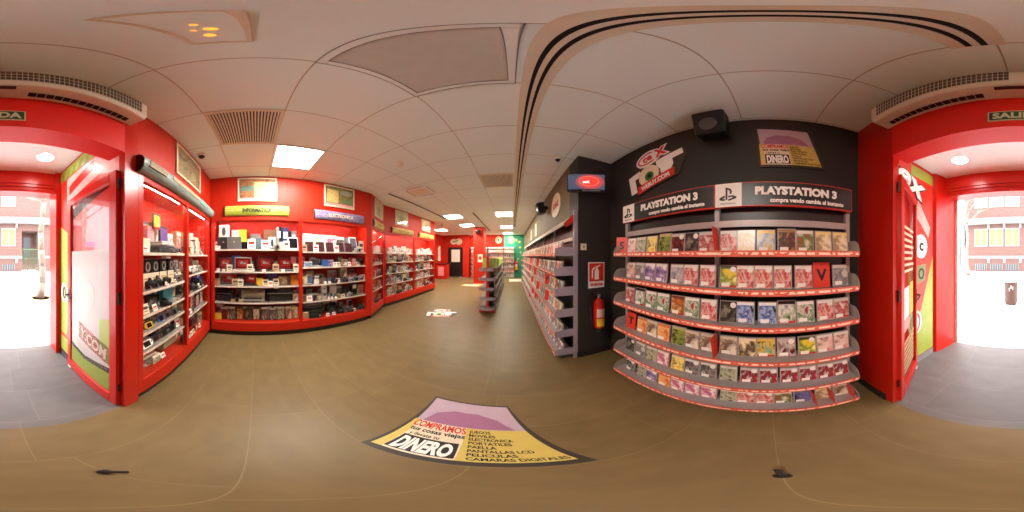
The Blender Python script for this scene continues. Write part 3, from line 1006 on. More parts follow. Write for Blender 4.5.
def tree(loc, h, r, lean, seed, label):
    q = random.Random(seed)
    t = tag(empty('street_tree', loc), label, 'tree')
    b = MB()
    pts = []
    n = 9
    for i in range(n + 1):
        z = h * i / n
        pts.append(Vector((lean * z + 0.06 * math.sin(i * 1.3 + seed), 0.05 * math.cos(i * 1.1 + seed), z)))
    for i in range(n):
        b.tube(pts[i], pts[i + 1], r * (1.25 if i == 0 else 1 - 0.05 * i), r * (1 - 0.05 * (i + 1)), 10)
    b.build('trunk', BARK, t, smooth=True)
    b = MB()
    for i in range(9):
        p = pts[n - (i % 4)]
        d = Vector((q.uniform(-1, 1), q.uniform(-1, 1), q.uniform(0.5, 1.2))).normalized()
        m_ = p + d * h * 0.22
        b.tube(p, m_, r * 0.5, r * 0.3, 7)
        for k in range(3):
            e = m_ + (d + Vector((q.uniform(-.7, .7), q.uniform(-.7, .7), q.uniform(0, .6)))) * h * 0.16
            b.tube(m_, e, r * 0.28, r * 0.1, 6)
    b.build('branches', BARK, t, smooth=True)
    lf = MB()
    for i in range(260):
        c = pts[-1] + Vector((q.gauss(0, 0.9), q.gauss(0, 0.9), q.gauss(1.2, 0.6)))
        a = q.uniform(0, 6.28)
        u = Vector((math.cos(a), math.sin(a), q.uniform(-.4, .4))) * 0.08
        v_ = Vector((-math.sin(a), math.cos(a), q.uniform(-.4, .4))) * 0.05
        lf._faces([c - u, c - v_, c + u, c + v_], [(0, 1, 2, 3)])
    lf.build('foliage', mat('yellow_leaves_%d' % seed, S(190, 190, 110), 0.7), t)
    b = MB()
    b.lathe([(r * 3.2, 0), (r * 3.2, 0.012), (r * 2.4, 0.016), (r * 2.4, 0)], 20)
    b.build('tree_pit_rim', TAN, t)


tree((-1.42, -5.55, -0.01), 5.2, 0.13, -0.02, 3, 'pale barked street tree standing straight outside the doorway')
tree((4.35, -12.1, -0.01), 6.0, 0.14, 0.03, 5, 'slimmer pale street tree near the corner of the brick building')

# litter bin
t = tag(empty('litter_bin', (0.40, -4.98, -0.01)), 'brown street litter bin with white hood on the pavement', 'litter bin')
b = MB()
b.lathe([(0.15, 0.02), (0.20, 0.06), (0.215, 0.62), (0.225, 0.70), (0.225, 0.73)], 20)
b.build('body', mat('brown_bin_paint', S(78, 50, 40), 0.5), t)
b = MB()
b.lathe([(0.24, 0.73), (0.24, 0.76), (0.20, 0.82), (0.12, 0.87), (0.03, 0.89)], 20)
b.build('hood', WHITE, t, smooth=True)
for a in (40, 140, 270):
    b = MB(); b.tube((0.16 * math.cos(R(a)), 0.16 * math.sin(R(a)), 0), (0.16 * math.cos(R(a)), 0.16 * math.sin(R(a)), 0.06), 0.015)
    b.build('foot', DARK_GREY, t)
b = MB()
for i, z in enumerate((0.50, 0.54, 0.46)):
    b.box(-0.08 + 0.05 * i, -0.06 + 0.05 * i, 0.208, 0.222, z, z + 0.10)
b.build('white_lettering', WHITE, t)
# drain cover
t = tag(empty('drain_cover', (1.32, -5.68, -0.01)), 'small grey drain cover set in the pale pavement', 'drain cover')
b = MB(); b.box(-0.22, 0.22, -0.14, 0.14, 0, 0.006); b.build('plate', GREY, t)
b = MB()
for i in range(6):
    b.box(-0.19 + i * 0.066, -0.155 + i * 0.066, -0.11, 0.11, 0.006, 0.010)
b.build('bars', DARK_GREY, t)

# ================================================================== GAME RACKS
def mesh_of(o):
    me = o.data
    bpy.data.objects.remove(o)
    return me


def proto_box(name, b, m, bevel=0.0):
    return mesh_of(box(name, m, b, None, bevel))


CW, CH, CD = 0.130, 0.168, 0.022
ME_BODY = proto_box('game_case', (-CW / 2, CW / 2, 0, CD, 0, CH), CASE_PLASTIC, 0.002)
ME_LABEL = proto_box('price_label', (-0.048, 0.010, -0.0035, -0.0015, 0.012, 0.040), PAPER)
ME_ROUND = mesh_of(MB().poly(ell(0.034, 0.136, 0.021, 0.021, 16), -0.004, -0.0015).build('price_sticker', WHITE))
ME_SLOT = {}
for k in COVERS:
    ME_SLOT[k] = proto_box('cover', (-CW / 2 + 0.007, CW / 2 - 0.007, -0.0022, -0.0002, 0.007, CH - 0.006), COVERS[k])
LETTER_CARDS = mat('red_letter_card', S(222, 60, 42), 0.45, var=0.03)


def link(me, name, parent=None):
    o = bpy.data.objects.new(name, me)
    COL.objects.link(o)
    o.parent = parent
    return o


def game_case(loc, rz, key, label, group, sticker=True, label_on=True, tilt=-0.13, sc_=1.0):
    o = link(ME_BODY, 'game_case')
    o.location = loc
    o.rotation_euler = (tilt, 0, R(rz))
    o.scale = (1, 1, sc_)
    tag(o, label, 'game case', group)
    link(ME_SLOT[key], 'cover', o)
    if label_on:
        link(ME_LABEL, 'price_label', o)
    if sticker:
        link(ME_ROUND, 'price_sticker', o)
    return o


def rack(name, label, loc, rz, bays, bay, levels, depth_front, depth_post, post_top, wall_depth, cap_m, strip_m, group=None):
    """Wall rack, local x along it, wall at y = 0, front towards -y."""
    L = bays * bay
    t = tag(empty(name, loc, rz), label, 'shop rack', group)
    for i in range(bays + 1):
        b = MB()
        b.box(i * bay - 0.018, i * bay + 0.018, -depth_post - 0.012, -depth_post + 0.028, 0, post_top)
        b.build('upright', SHELF_GREY, t)
    box('back_panel', BLACK, (0, L, -depth_post + 0.03, -depth_post + 0.045, 0.06, post_top), t)
    for z in levels:
        s = MB()
        s.box(0, L, -depth_front + 0.004, -depth_post, z + 0.008, z + 0.022)
        s = s.build('shelf', SHELF_GREY, t)
        box('price_strip', strip_m, (0, L, -depth_front - 0.003, -depth_front + 0.004, z, z + 0.040), s)
        d = depth_front - depth_post
        for x in (-0.004, L + 0.004):
            pts = [(-depth_post, z + 0.01)] + [(-depth_front + 0.085 - 0.085 * math.sin(R(a)), z + 0.035 + 0.085 * math.cos(R(a))) for a in range(0, 91, 15)] + [(-depth_front, z + 0.01)]
            pts.insert(1, (-depth_post, z + 0.12))
            b = MB()
            b.side(pts, x - 0.003, x + 0.003)
            b.build('end_cap', cap_m, s)
    box('base_kick', DARK_GREY, (0.02, L - 0.02, -depth_front + 0.08, -depth_post, 0.0, 0.07), t)
    return t


LEV = [1.495, 1.245, 0.985, 0.690, 0.385, 0.075]
LVN = ['top', 'second', 'third', 'fourth', 'fifth', 'bottom']
PSY = 1.385                       # world y of the end by the extinguisher
ps = rack('game_rack', 'two-bay wall rack of boxed games on the black wall', (1.335, PSY, 0), -90, 2, 1.005, LEV, 0.335, 0.150, 2.06, 0, ACRYLIC, STRIP)
# header boards of the rack (local frame)
hb = MB(); hb.box(0, 2.01, -0.165, -0.150, 1.715, 1.765); hb.build('rail', SHELF_GREY, ps)
HX = 0.20
def header(x0, x1, logo_w, big):
    h = MB(); h.box(x0, x1, -0.196, -0.168, 1.862, 2.062)
    h = h.build('header_board', RED_PLASTIC, ps, 0.003)
    b = MB(); b.box(x0 + logo_w, x1 - 0.008, -0.199, -0.195, 1.871, 2.053); b.build('black_field', BLACK, h)
    b = MB(); b.box(x0 + 0.004, x0 + logo_w, -0.199, -0.195, 1.866, 2.058); b.build('white_field', PAPER, h)
    cx = x0 + logo_w / 2
    lg = MB()
    # upright P with bowl, lying S in two swooshes
    z0 = 1.935
    lg.poly([(cx - 0.017, z0 - 0.012), (cx - 0.017, z0 + 0.088), (cx - 0.004, z0 + 0.086), (cx - 0.004, z0 - 0.016)], -0.2015, -0.198)
    lg.poly([(cx - 0.017, z0 + 0.088), (cx + 0.018, z0 + 0.076), (cx + 0.030, z0 + 0.056), (cx + 0.026, z0 + 0.034), (cx + 0.012, z0 + 0.032), (cx + 0.016, z0 + 0.05), (cx + 0.008, z0 + 0.064), (cx - 0.004, z0 + 0.069)], -0.2025, -0.1985)
    lg.poly([(cx - 0.022, z0 + 0.022), (cx - 0.062, z0 + 0.004), (cx - 0.064, z0 - 0.014), (cx - 0.036, z0 - 0.022), (cx - 0.018, z0 - 0.016), (cx - 0.022, z0 - 0.006), (cx - 0.042, z0 - 0.006), (cx - 0.022, z0 + 0.006)], -0.2015, -0.198)
    lg.poly([(cx + 0.002, z0 + 0.016), (cx + 0.036, z0 + 0.020), (cx + 0.064, z0 + 0.006), (cx + 0.060, z0 - 0.006), (cx + 0.004, z0 - 0.024), (cx + 0.002, z0 - 0.012), (cx + 0.040, z0 + 0.002), (cx + 0.024, z0 + 0.008), (cx + 0.002, z0 + 0.004)], -0.2015, -0.198)
    lg.build('emblem', BLACK_INK, h)
    letters('PlayStation', 0.02, GREY, h, cx, -0.200, 1.885, width=0.11)
    mid = (x0 + logo_w + x1) / 2
    letters('PLAYSTATION 3', 0.085, PAPER, h, mid - 0.02, -0.200, 1.955, bold=0.0048, width=big)
    letters('compra vendo cambia al instante', 0.045, PAPER, h, mid + 0.06, -0.200, 1.893, bold=0.0018, width=big * 0.92)


header(-0.02, 1.0, 0.185, 0.60)
header(1.0, 2.03, 0.20, 0.60)

PSCOV = [
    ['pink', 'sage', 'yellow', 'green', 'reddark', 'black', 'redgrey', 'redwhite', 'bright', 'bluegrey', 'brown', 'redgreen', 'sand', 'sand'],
    ['pink', 'silver', 'lilac', 'lilac', 'bluered', 'redwhite', 'redwhite', 'lime', 'redwhite', 'redwhite', 'redwhite', 'redwhite', 'V', 'silver'],
    ['redgrey', 'grass', 'whitegreen', 'whitegreen', 'gold', 'whitegreen', 'redwhite', 'black', 'ice', 'ice', 'grass', 'whitegreen', 'redwhite', 'redgrey'],
    ['T', 'orange', 'tan', 'orange', 'green', 'tan', 'tan', 'tan', 'racing', 'teal', 'redcar', 'lime', 'pink', 'pink'],
    ['black', 'silver', 'sage', 'magenta', 'yellow', 'mono', 'mono', 'sage', '-', 'soccer', 'soccer', 'soccer', 'soccer', 'soccer', 'soccer'],
    ['mono', 'sage', 'lilac', 'orange', 'magenta', 'magenta', 'magenta', 'sage', 'redwhite', 'redwhite', 'redgreen', 'blue', 'sand', 'tan'],
]
PSPX = [
    [631, 640, 651, 664, 677, 691, 705.5, 728, 746, 766, 787, 805.5, 824, 841],
    [630, 639, 649, 660.5, 676, 690, 707, 728, 745, 763.5, 783, 804, 822, 841],
    [629, 639, 650, 662, 677, 691, 708, 728, 745, 767.5, 787, 806, 826, 842],
    [630.5, 641, 651, 662.5, 677.5, 691, 707.5, 728, 747, 766, 786.5, 807.5, 825.5, 842],
    [629.5, 639.5, 650.5, 662, 677, 691, 707.5, 728, 740, 749, 768.5, 789.5, 808.5, 826.5, 841.5],
    [629.5, 641, 650.5, 663.5, 676.5, 691.5, 708, 728.5, 745, 764, 783, 803, 824, 841],
]


def letter_card(loc, rz, ch, label, edge=False):
    if not ch:
        t = box('divider_card', LETTER_CARDS, (-0.065, 0.065, 0, 0.004, 0, 0.185), None, 0.001)
        t.location = loc
        t.rotation_euler = (-0.10, 0, R(rz))
        return tag(t, label, 'divider card', 'red divider cards on the racks')
    t = tag(empty('letter_card', loc, rz, -0.10), label, 'divider card', 'red divider cards on the racks')
    box('card', LETTER_CARDS, (-0.065, 0.065, 0, 0.004, 0, 0.185), t, 0.001)
    if ch:
        letters(ch, 0.115, BLACK_INK, t, 0, -0.001, 0.055, bold=0.004)
    return t


for li, z in enumerate(LEV):
    n = 0
    for key, px in zip(PSCOV[li], PSPX[li]):
        dx, dy = ray(px)
        X = 1.10 + 0.015 * (li < 2)
        y = X * dy / dx
        y = max(-0.545, min(1.305, y))
        n += 1
        if key == '-':
            continue
        loc = (X, y, z + 0.024)
        if key in 'VT':
            letter_card(loc, -90, key, 'red divider card lettered %s on the %s shelf of the black wall rack' % (key, LVN[li]))
            continue
        lab = '%s game case %s from extinguisher end, %s shelf of black wall rack' % (INKS[key][0], nth(n), LVN[li])
        c = game_case(loc, -90, key, lab, 'boxed games on the black wall rack', sticker=(key in ('redwhite', 'lilac', 'lime', 'soccer', 'mono', 'redcar', 'black', 'reddark', 'magenta')), label_on=(key not in ('yellow', 'green', 'black', 'bright', 'sand', 'sage', 'racing')), sc_=1.0 if key not in ('green', 'brown', 'grass') else 1.06)
# letter card S at the top end and edge-on dividers
letter_card((1.09, 1.37, LEV[0] + 0.024), -60, 'S', 'red divider card lettered S at the extinguisher end of the top shelf')
for y, z, rz, lab in ((0.345, LEV[0], 2, 'red divider card edge on at the middle of the top shelf'), (0.352, LEV[3], 0, 'red divider card edge on at the middle of the fourth shelf'),
                      (-0.315, LEV[5], 6, 'red divider card edge on between blue and green bottom games'), (-0.44, LEV[5], 4, 'red divider card edge on just past the blue bottom game'),
                      (-0.60, LEV[5], 0, 'red divider card at the doorway end of the bottom shelf')):
    letter_card((1.075, y, z + 0.024), rz, '', lab)

# ---- long rack down the aisle, against the taupe wall
LR0 = 1.95
NB = 7
lr = rack('aisle_rack', 'long seven-bay rack of boxed games along the taupe wall', (0.83, LR0 + NB, 0), -90, NB, 1.0, LEV, 0.305, 0.045, 2.06, 0, LILAC, STRIP)
b = MB(); b.box(0.02, NB - 0.02, -0.07, -0.05, 1.70, 1.745); b.build('rail', IVORY, lr)
b = MB()
b.side([(-0.045, 2.02), (-0.06, 2.04), (-0.175, 1.915), (-0.165, 1.90)], 0.05, NB - 0.03)
b.build('sloping_header_board', IVORY, lr)
b = MB(); b.side([(-0.045, 2.03), (-0.065, 2.05), (-0.18, 1.92), (-0.15, 1.87), (-0.045, 1.95)], NB - 0.03, NB - 0.012); b.build('red_header_end', RED_PLASTIC, lr)
b = MB(); b.box(NB - 0.008, NB + 0.02, -0.055, -0.005, 0, 2.10); b.build('end_post', LILAC, lr)
for z in LEV:
    b = MB(); b.box(NB + 0.004, NB + 0.012, -0.305, -0.05, z + 0.005, z + 0.105); b.build('end_plate', LILAC, lr, 0.002)
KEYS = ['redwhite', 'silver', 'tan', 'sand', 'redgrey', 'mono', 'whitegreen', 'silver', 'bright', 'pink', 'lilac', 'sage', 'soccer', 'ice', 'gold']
far = MB()
for li, z in enumerate(LEV):
    n = 0
    y = LR0 + 0.085
    while y < LR0 + NB - 0.06:
        n += 1
        q = rnd.random()
        if n <= 33:
            if (li, n) in ((2, 6), (3, 6), (2, 16), (1, 13), (3, 13), (4, 15), (4, 19), (3, 20), (5, 24), (1, 22), (2, 24)):
                letter_card((0.60, y, z + 0.024), -62, 'P' if (li, n) == (2, 6) else '', 'red divider card %s from the pier, %s shelf of the long aisle rack' % (nth(n), LVN[li]))
            else:
                key = KEYS[int(q * len(KEYS))]
                lab = '%s game case %s from pier, %s shelf of long aisle rack' % (INKS[key][0], nth(n), LVN[li])
                game_case((0.60 + 0.02 * rnd.random(), y, z + 0.024), -90, key, lab, 'boxed games on the long aisle rack', sticker=n < 14 and q > 0.5, label_on=n < 14)
        else:
            far.mi = int(q * 6)
            far.box(0.61, 0.63, y - 0.062, y + 0.062, z + 0.024, z + 0.19)
        y += 0.147
    far.mi = 0
FARM = [COVERS['redwhite'], COVERS['silver'], COVERS['tan'], COVERS['mono'], COVERS['sage'], COVERS['redgrey']]


# ---- back wall shelving
def back_unit(x0, x1, y, label, seed, group='white shelving on the back wall'):
    q = random.Random(seed)
    t = tag(empty('wall_shelving', ((x0 + x1) / 2, y, 0)), label, 'shop rack', group)
    W = (x1 - x0) / 2
    for x in (-W, W):
        box('upright', SHELF_GREY, (x - 0.015, x + 0.015, -0.06, 0, 0, 2.05), t)
    box('back_panel', IVORY, (-W + 0.015, W - 0.015, -0.02, 0, 0.05, 2.05), t)
    b = MB(); b.box(-W, W, -0.3, -0.02, 2.02, 2.1); b.build('header_board', WHITE, t)
    for z in (0.08, 0.42, 0.75, 1.08, 1.40, 1.72):
        s = MB().box(-W + 0.015, W - 0.015, -0.36, -0.02, z, z + 0.02).build('shelf', SHELF_GREY, t)
        box('price_strip', STRIP if x1 < -0.5 else IVORY, (-W + 0.015, W - 0.015, -0.368, -0.36, z - 0.01, z + 0.035), s)
        x = -W + 0.09
        while x < W - 0.07:
            far.mi = int(q.random() * 6)
            far.box((x0 + x1) / 2 + x - 0.055, (x0 + x1) / 2 + x + 0.055, y - 0.26, y - 0.24, z + 0.021, z + 0.20)
            x += 0.15


back_unit(-2.85, -1.72, 11.29, 'white shelving of boxed items behind the red column', 1)
back_unit(-1.62, -0.60, 11.29, 'white shelving of boxed items on the red back wall', 2)
back_unit(-0.54, 0.14, 11.28, 'white shelving of boxed items on the green back wall', 3)

# ---- gondola in the aisle
GX0, GX1, GY0, GY1 = -0.84, -0.42, 4.12, 8.5
g = tag(empty('gondola', ((GX0 + GX1) / 2, GY0, 0)), 'grey double-sided gondola with red end post in the aisle', 'shop rack')
hw = (GX1 - GX0) / 2
GL = GY1 - GY0
box('base', RED_PLASTIC, (-hw, hw, -0.02, 0.04, 0, 0.07), g, 0.005)
box('deck', DARK_GREY, (-hw, hw, 0.04, GL, 0, 0.09), g)
box('spine', DARK_GREY, (-0.025, 0.025, 0.12, GL, 0.09, 1.155), g)
box('end_post', RED_PLASTIC, (-0.035, 0.035, 0.05, 0.11, 0.07, 1.48), g, 0.004)
for z in (0.10, 0.37, 0.63, 0.88, 1.12):
    b = MB()
    b.slab([(-hw + 0.02, 0.06), (-hw, -0.06), (-hw + 0.05, -0.13), (0, -0.16), (hw - 0.05, -0.13), (hw, -0.06), (hw - 0.02, 0.06)], z, z + 0.02)
    b.build('end_shelf', LILAC, g)
    b = MB()
    b.slab([(-hw, -0.06), (-hw + 0.05, -0.13), (0, -0.16), (hw - 0.05, -0.13), (hw, -0.06), (hw - 0.006, -0.055), (hw - 0.054, -0.122), (0, -0.152), (-hw + 0.054, -0.122), (-hw + 0.006, -0.055)], z + 0.02, z + 0.075)
    b.build('end_shelf_lip', LILAC, g)
for z in (0.12, 0.38, 0.64, 0.90, 1.16):
    s = MB().box(-hw, hw, 0.12, GL, z, z + 0.018).build('side_shelf', GREY, g)
    box('price_strip', LILAC, (hw, hw + 0.006, 0.12, GL, z - 0.012, z + 0.03), s)
ME_GREEN = proto_box('green_game_case', (-0.065, 0.065, 0, 0.014, 0, 0.19), COVERS['lime'], 0.001)
ME_GSIDE = {k: proto_box('stacked_game_case', (-0.065, 0.065, 0, 0.014, 0, 0.19), COVERS[k], 0.001) for k in ('mono', 'silver', 'tan', 'brown', 'sage')}
GK = [('lime', 'lime green'), ('sage', 'grey green'), ('whitegreen', 'white and green')]
GTOP = {'lime': [S(150, 190, 40), S(206, 220, 110)], 'sage': [S(190, 204, 120), S(120, 150, 70)], 'whitegreen': [S(226, 228, 196), S(170, 196, 90)]}
ME_TOP = {k: proto_box('green_game_box', (-0.085, 0.085, 0, 0.05, 0, 0.25), cover_mat('green_box_' + k, GTOP[k], None, None, 2.0, 3.0), 0.001) for k, _ in GK}
for row in range(2):
    for i in range(12):
        k, d = GK[(i * 2 + row) % 3]
        o = link(ME_TOP[k], 'green_game_box')
        o.location = (-0.71 + 0.195 * row + 0.02 * (i % 2), GY0 + 0.2 + i * 0.30, 1.179)
        o.rotation_euler = (-0.12, 0, R((-10 if row == 0 else 6) + 8 * (i % 3)))
        tag(o, '%s game box %s from red post on gondola top, %s row' % (d, nth(i + 1), 'wall side' if row == 0 else 'rack side'), 'game case', 'green game cases on the gondola top')
for li, z in enumerate((0.12, 0.38, 0.64, 0.90)):
    for i in range(10):
        k = ('mono', 'silver', 'tan', 'brown', 'sage')[(i * 3 + li) % 5]
        o = link(ME_GSIDE[k], 'stacked_game_case')
        o.location = (-0.455, GY0 + 0.24 + i * 0.30, z + 0.019)
        o.rotation_euler = (-0.1, 0, R(-90))
        o.rotation_euler = (-0.1, 0, R(90))
        tag(o, '%s game case %s from red post, %s gondola shelf facing rack' % (INKS[k][0].split(' and ')[0], nth(i + 1), ('lowest', 'second lowest', 'middle', 'upper')[li]), 'game case', 'game cases on the gondola side')
fo = far.build('distant_game_cases', FARM)
tag(fo, 'far rows of small boxed games at the back of the shop', 'game cases', None, 'stuff')

# ================================================================== SIGNS AND WALL FITTINGS
def logo_board(t, k=1.0, flat=False, dz=0.0, extra=0.0):
    """Shop logo: ring with letters, R, round green eye, S arm and red ribbon. Local x right, z up; centre at the origin."""
    y = -0.02
    b = MB(); b.poly([(-0.36 * k, -0.02 * k), (-0.20 * k, 0.08 * k), (-0.05 * k, 0.12 * k), (0.36 * k, 0.10 * k), (0.38 * k, -0.02 * k), (0.26 * k, -0.22 * k), (-0.24 * k, -0.24 * k), (-0.33 * k, -0.20 * k)], y, 0)
    b.build('backing_board', GREY_INK, t)
    b = MB(); b.poly(ell(-0.02 * k, 0.17 * k, 0.17 * k, 0.105 * k), y - 0.004, 0); b.build('white_oval', WHITE_MURAL, t)
    b = MB(); b.ring(-0.02 * k, 0.17 * k, 0.145 * k, 0.08 * k, 0.018 * k, y - 0.007, y - 0.003); b.build('red_ring', RED_MURAL, t)
    letters('ce', 0.13 * k, RED_MURAL, t, -0.03 * k, y - 0.006, 0.135 * k, bold=0.005 * k)
    letters('x', 0.25 * k, WHITE_MURAL, t, 0.14 * k, y - 0.008, 0.11 * k, bold=0.018 * k)
    letters('x', 0.25 * k, RED_MURAL, t, 0.14 * k, y - 0.0105, 0.11 * k, bold=0.004 * k)
    b = MB()
    b.poly([(-0.34 * k, -0.19 * k), (-0.34 * k, 0.05 * k), (-0.16 * k, 0.06 * k), (-0.16 * k, -0.02 * k), (-0.25 * k, -0.02 * k), (-0.25 * k, -0.19 * k)], y - 0.006, y)
    b.build('white_letter_r', WHITE_MURAL, t)
    b = MB(); b.poly(ell(-0.06 * k, -0.06 * k, 0.135 * k, 0.125 * k), y - 0.009, y); b.build('white_eye', CREAM, t)
    b = MB(); b.poly(ell(-0.05 * k, -0.08 * k, 0.058 * k, 0.058 * k), y - 0.012, y - 0.008); b.build('green_iris', GREEN, t)
    b = MB(); b.poly(ell(-0.045 * k, -0.08 * k, 0.028 * k, 0.03 * k, 16), y - 0.015, y - 0.011); b.build('pupil', BLACK_INK, t)
    b = MB()
    b.poly([(0.06 * k, 0.00 * k), (0.06 * k, 0.07 * k), (0.36 * k, 0.075 * k), (0.36 * k, 0.005 * k), (0.24 * k, 0.0 * k), (0.24 * k, -0.07 * k), (0.20 * k, -0.12 * k), (0.09 * k, -0.12 * k), (0.09 * k, -0.06 * k)], y - 0.006, y)
    b.build('white_letter_s', WHITE_MURAL, t)
    b = MB(); b.poly([(-0.24 * k, -0.23 * k), (0.22 * k, -0.21 * k), (0.24 * k, -0.12 * k), (-0.22 * k, -0.14 * k)], y - 0.010, y); b.build('red_ribbon', RED_MURAL, t)
    letters('WEBUY.COM', 0.07 * k, WHITE_MURAL, t, 0.0, y - 0.012, -0.205 * k, bold=0.002 * k, width=0.36 * k, rot=2)


t = tag(empty('logo_sign', (1.335, 1.13, 2.53), -90), 'cut-out logo board with green eye and red ribbon on the black wall', 'sign')
logo_board(t, 1.08)
for c in t.children:       # the board hangs askew
    c.data.transform(Matrix.Rotation(R(-12), 4, 'Y'))

# floor sticker of the same logo
t = tag(empty('floor_logo_sticker', (-1.72, 3.72, 0.0), 22), 'small shop logo sticker on the floor before the angled case', 'floor sticker')
logo_board(t, 1.05)
for c in t.children:
    me = c.data
    for v in me.vertices:
        x, y, z = v.co
        v.co = (x, z * 1.15, 0.001 + max(0.0, -y) * 0.15)


def buy_sign_faces(t, mp, lift, wall):
    """COMPRAMOS board. MP maps unit (u, v) to the plane; LIFT(k) gives layer k's two depths."""
    def P(name, pts, m, k):
        b = MB()
        q = [mp(u, v) for u, v in pts]
        d0, d1 = lift(k)
        if wall:
            b.poly(q, -d1, -d0)
        else:
            b.slab(q, d0, d1)
        return b.build(name, m, t)
    P('board', [(0, 0), (1, 0), (1, 1), (0, 1)], GREY_INK, 0)
    P('lilac_field', [(0.045, 0.545), (0.955, 0.545), (0.975, 0.975), (0.025, 0.975)], LILAC_MURAL, 1)
    P('mauve_arch', [(0.10, 0.55), (0.17, 0.72), (0.34, 0.80), (0.60, 0.80), (0.78, 0.72), (0.88, 0.55)], MAUVE_MURAL, 2)
    P('pale_field', [(0.045, 0.055), (0.48, 0.055), (0.50, 0.545), (0.045, 0.545)], CREAM, 1)
    P('yellow_field', [(0.48, 0.055), (0.955, 0.055), (0.955, 0.545), (0.50, 0.545)], YELLOW_MURAL, 1)
    P('yellow_edge', [(0.03, 0.045), (0.10, 0.055), (0.085, 0.545), (0.03, 0.545)], YELLOW_MURAL, 2)
    P('black_bar', [(0.10, 0.075), (0.475, 0.075), (0.475, 0.29), (0.10, 0.29)], BLACK_INK, 2)

    def W(s, u0, u1, v, h, m, k, bold):
        o = letters(s, 1.0, m, None, 0, 0, 0, align='LEFT', bold=bold, flat=True, depth=0)
        me = o.data
        xs = [q.co.x for q in me.vertices]
        ys = [q.co.y for q in me.vertices]
        x0, x1, y1 = min(xs), max(xs), max(ys)
        yb = 0.0
        d0, d1 = lift(k)
        for q in me.vertices:
            u = u0 + (u1 - u0) * (q.co.x - x0) / (x1 - x0)
            vv = v + h * (q.co.y - yb) / (y1 - yb)
            a, c = mp(u, vv)
            q.co = (a, -d1, c) if wall else (a, c, d1)
        o.parent = t
        return o
    W('COMPRAMOS', 0.06, 0.50, 0.445, 0.095, RED_MURAL, 3, 0.03)
    W('tus cosas viejas', 0.08, 0.50, 0.375, 0.055, BLACK_INK, 3, 0.03)
    W('y llevate tu', 0.12, 0.34, 0.305, 0.045, BLACK_INK, 3, 0.02)
    W('DINERO', 0.125, 0.455, 0.095, 0.175, WHITE_MURAL, 3, 0.05)
    for i, s in enumerate(('JUEGOS', 'MOVILES', 'ELECTRONICA', 'PORTATILES', 'PAELLA', 'PANTALLAS LCD', 'PELICULAS', 'CAMARAS DIGITALES')):
        W(s, 0.525, 0.525 + 0.024 * len(s) + 0.01, 0.475 - i * 0.057, 0.040, BLACK_INK, 3, 0.03)


def quadmap(TL, TR, BR, BL):
    def f(u, v):
        a = [BL[i] * (1 - u) + BR[i] * u for i in (0, 1)]
        b = [TL[i] * (1 - u) + TR[i] * u for i in (0, 1)]
        return (a[0] * (1 - v) + b[0] * v, a[1] * (1 - v) + b[1] * v)
    return f


t = tag(empty('floor_buying_sticker', (-0.2, 0.8, 0)), 'large COMPRAMOS floor sticker in lilac and yellow with dark edge', 'floor sticker')
o_ = (-0.2, 0.8)
sub = lambda p: (p[0] - o_[0], p[1] - o_[1])
buy_sign_faces(t, quadmap(sub((-0.576, 1.15)), sub((-0.03, 1.135)), sub((0.252, 0.428)), sub((-0.548, 0.412))), lambda k: (0.0, 0.001 + 0.0006 * k), False)
t = tag(empty('buying_poster', (1.335, 0.10, 2.30), -90), 'COMPRAMOS DINERO board in lilac and yellow high on the black wall', 'poster')
buy_sign_faces(t, quadmap((0.0, 0.515), (0.43, 0.49), (0.585, 0.015), (0.03, 0.0)), lambda k: (0.0, 0.016 + 0.0012 * k), True)
# far floor stickers
t = tag(empty('far_floor_sticker', (-1.95, 8.0, 0)), 'pale sticker on the floor in front of the red column', 'floor sticker', None)
b = MB(); b.slab([(-0.6, -0.2), (-0.2, -0.3), (0.35, -0.22), (0.4, 0.1), (0.0, 0.3), (-0.55, 0.2)], 0, 0.002); b.build('print', YELLOW_MURAL, t)
b = MB(); b.slab([(-0.5, -0.12), (0.2, -0.15), (0.25, 0.05), (-0.45, 0.12)], 0.002, 0.003); b.build('white_lettering_band', WHITE_MURAL, t)
t = tag(empty('entrance_mat_sticker', (0.1, 10.1, 0)), 'pale rectangular sticker on the floor before the green wall', 'floor sticker')
b = MB(); b.slab([(-0.25, -0.6), (0.45, -0.6), (0.5, 0.45), (-0.3, 0.45)], 0, 0.002); b.build('print', CREAM, t)
b = MB(); b.slab([(-0.15, -0.3), (0.3, -0.3), (0.3, 0.2), (-0.15, 0.2)], 0.002, 0.003); b.build('white_panel', WHITE_MURAL, t)

# ---- TV on the black pier
t = tag(empty('tv', (0.94, 1.93, 2.465), -24), 'small wall TV with red screen image on the black pier', 'TV')
box('bracket', BLACK, (-0.04, 0.04, -0.13, 0.0, -0.05, 0.05), t)
b = MB(); b.box(-0.235, 0.235, -0.175, -0.13, -0.135, 0.125); b.build('housing', BLACK, t, 0.006)
scr = bpy.data.materials.new('tv_picture'); scr.use_nodes = True
nt = scr.node_tree; p = nt.nodes['Principled BSDF']
tc = nt.nodes.new('ShaderNodeTexCoord'); mp_ = nt.nodes.new('ShaderNodeMapping'); mp_.vector_type = 'POINT'
mp_.inputs['Location'].default_value = (-0.60, -0.5, -0.5)
gr = nt.nodes.new('ShaderNodeTexGradient'); gr.gradient_type = 'SPHERICAL'
mp2 = nt.nodes.new('ShaderNodeMapping'); mp2.inputs['Scale'].default_value = (2.3, 0.0, 1.75)
nt.links.new(tc.outputs['Generated'], mp_.inputs[0]); nt.links.new(mp_.outputs[0], mp2.inputs[0]); nt.links.new(mp2.outputs[0], gr.inputs[0])
rp = nt.nodes.new('ShaderNodeValToRGB')
rp.color_ramp.elements[0].position = 0.02; rp.color_ramp.elements[0].color = S(64, 74, 92)
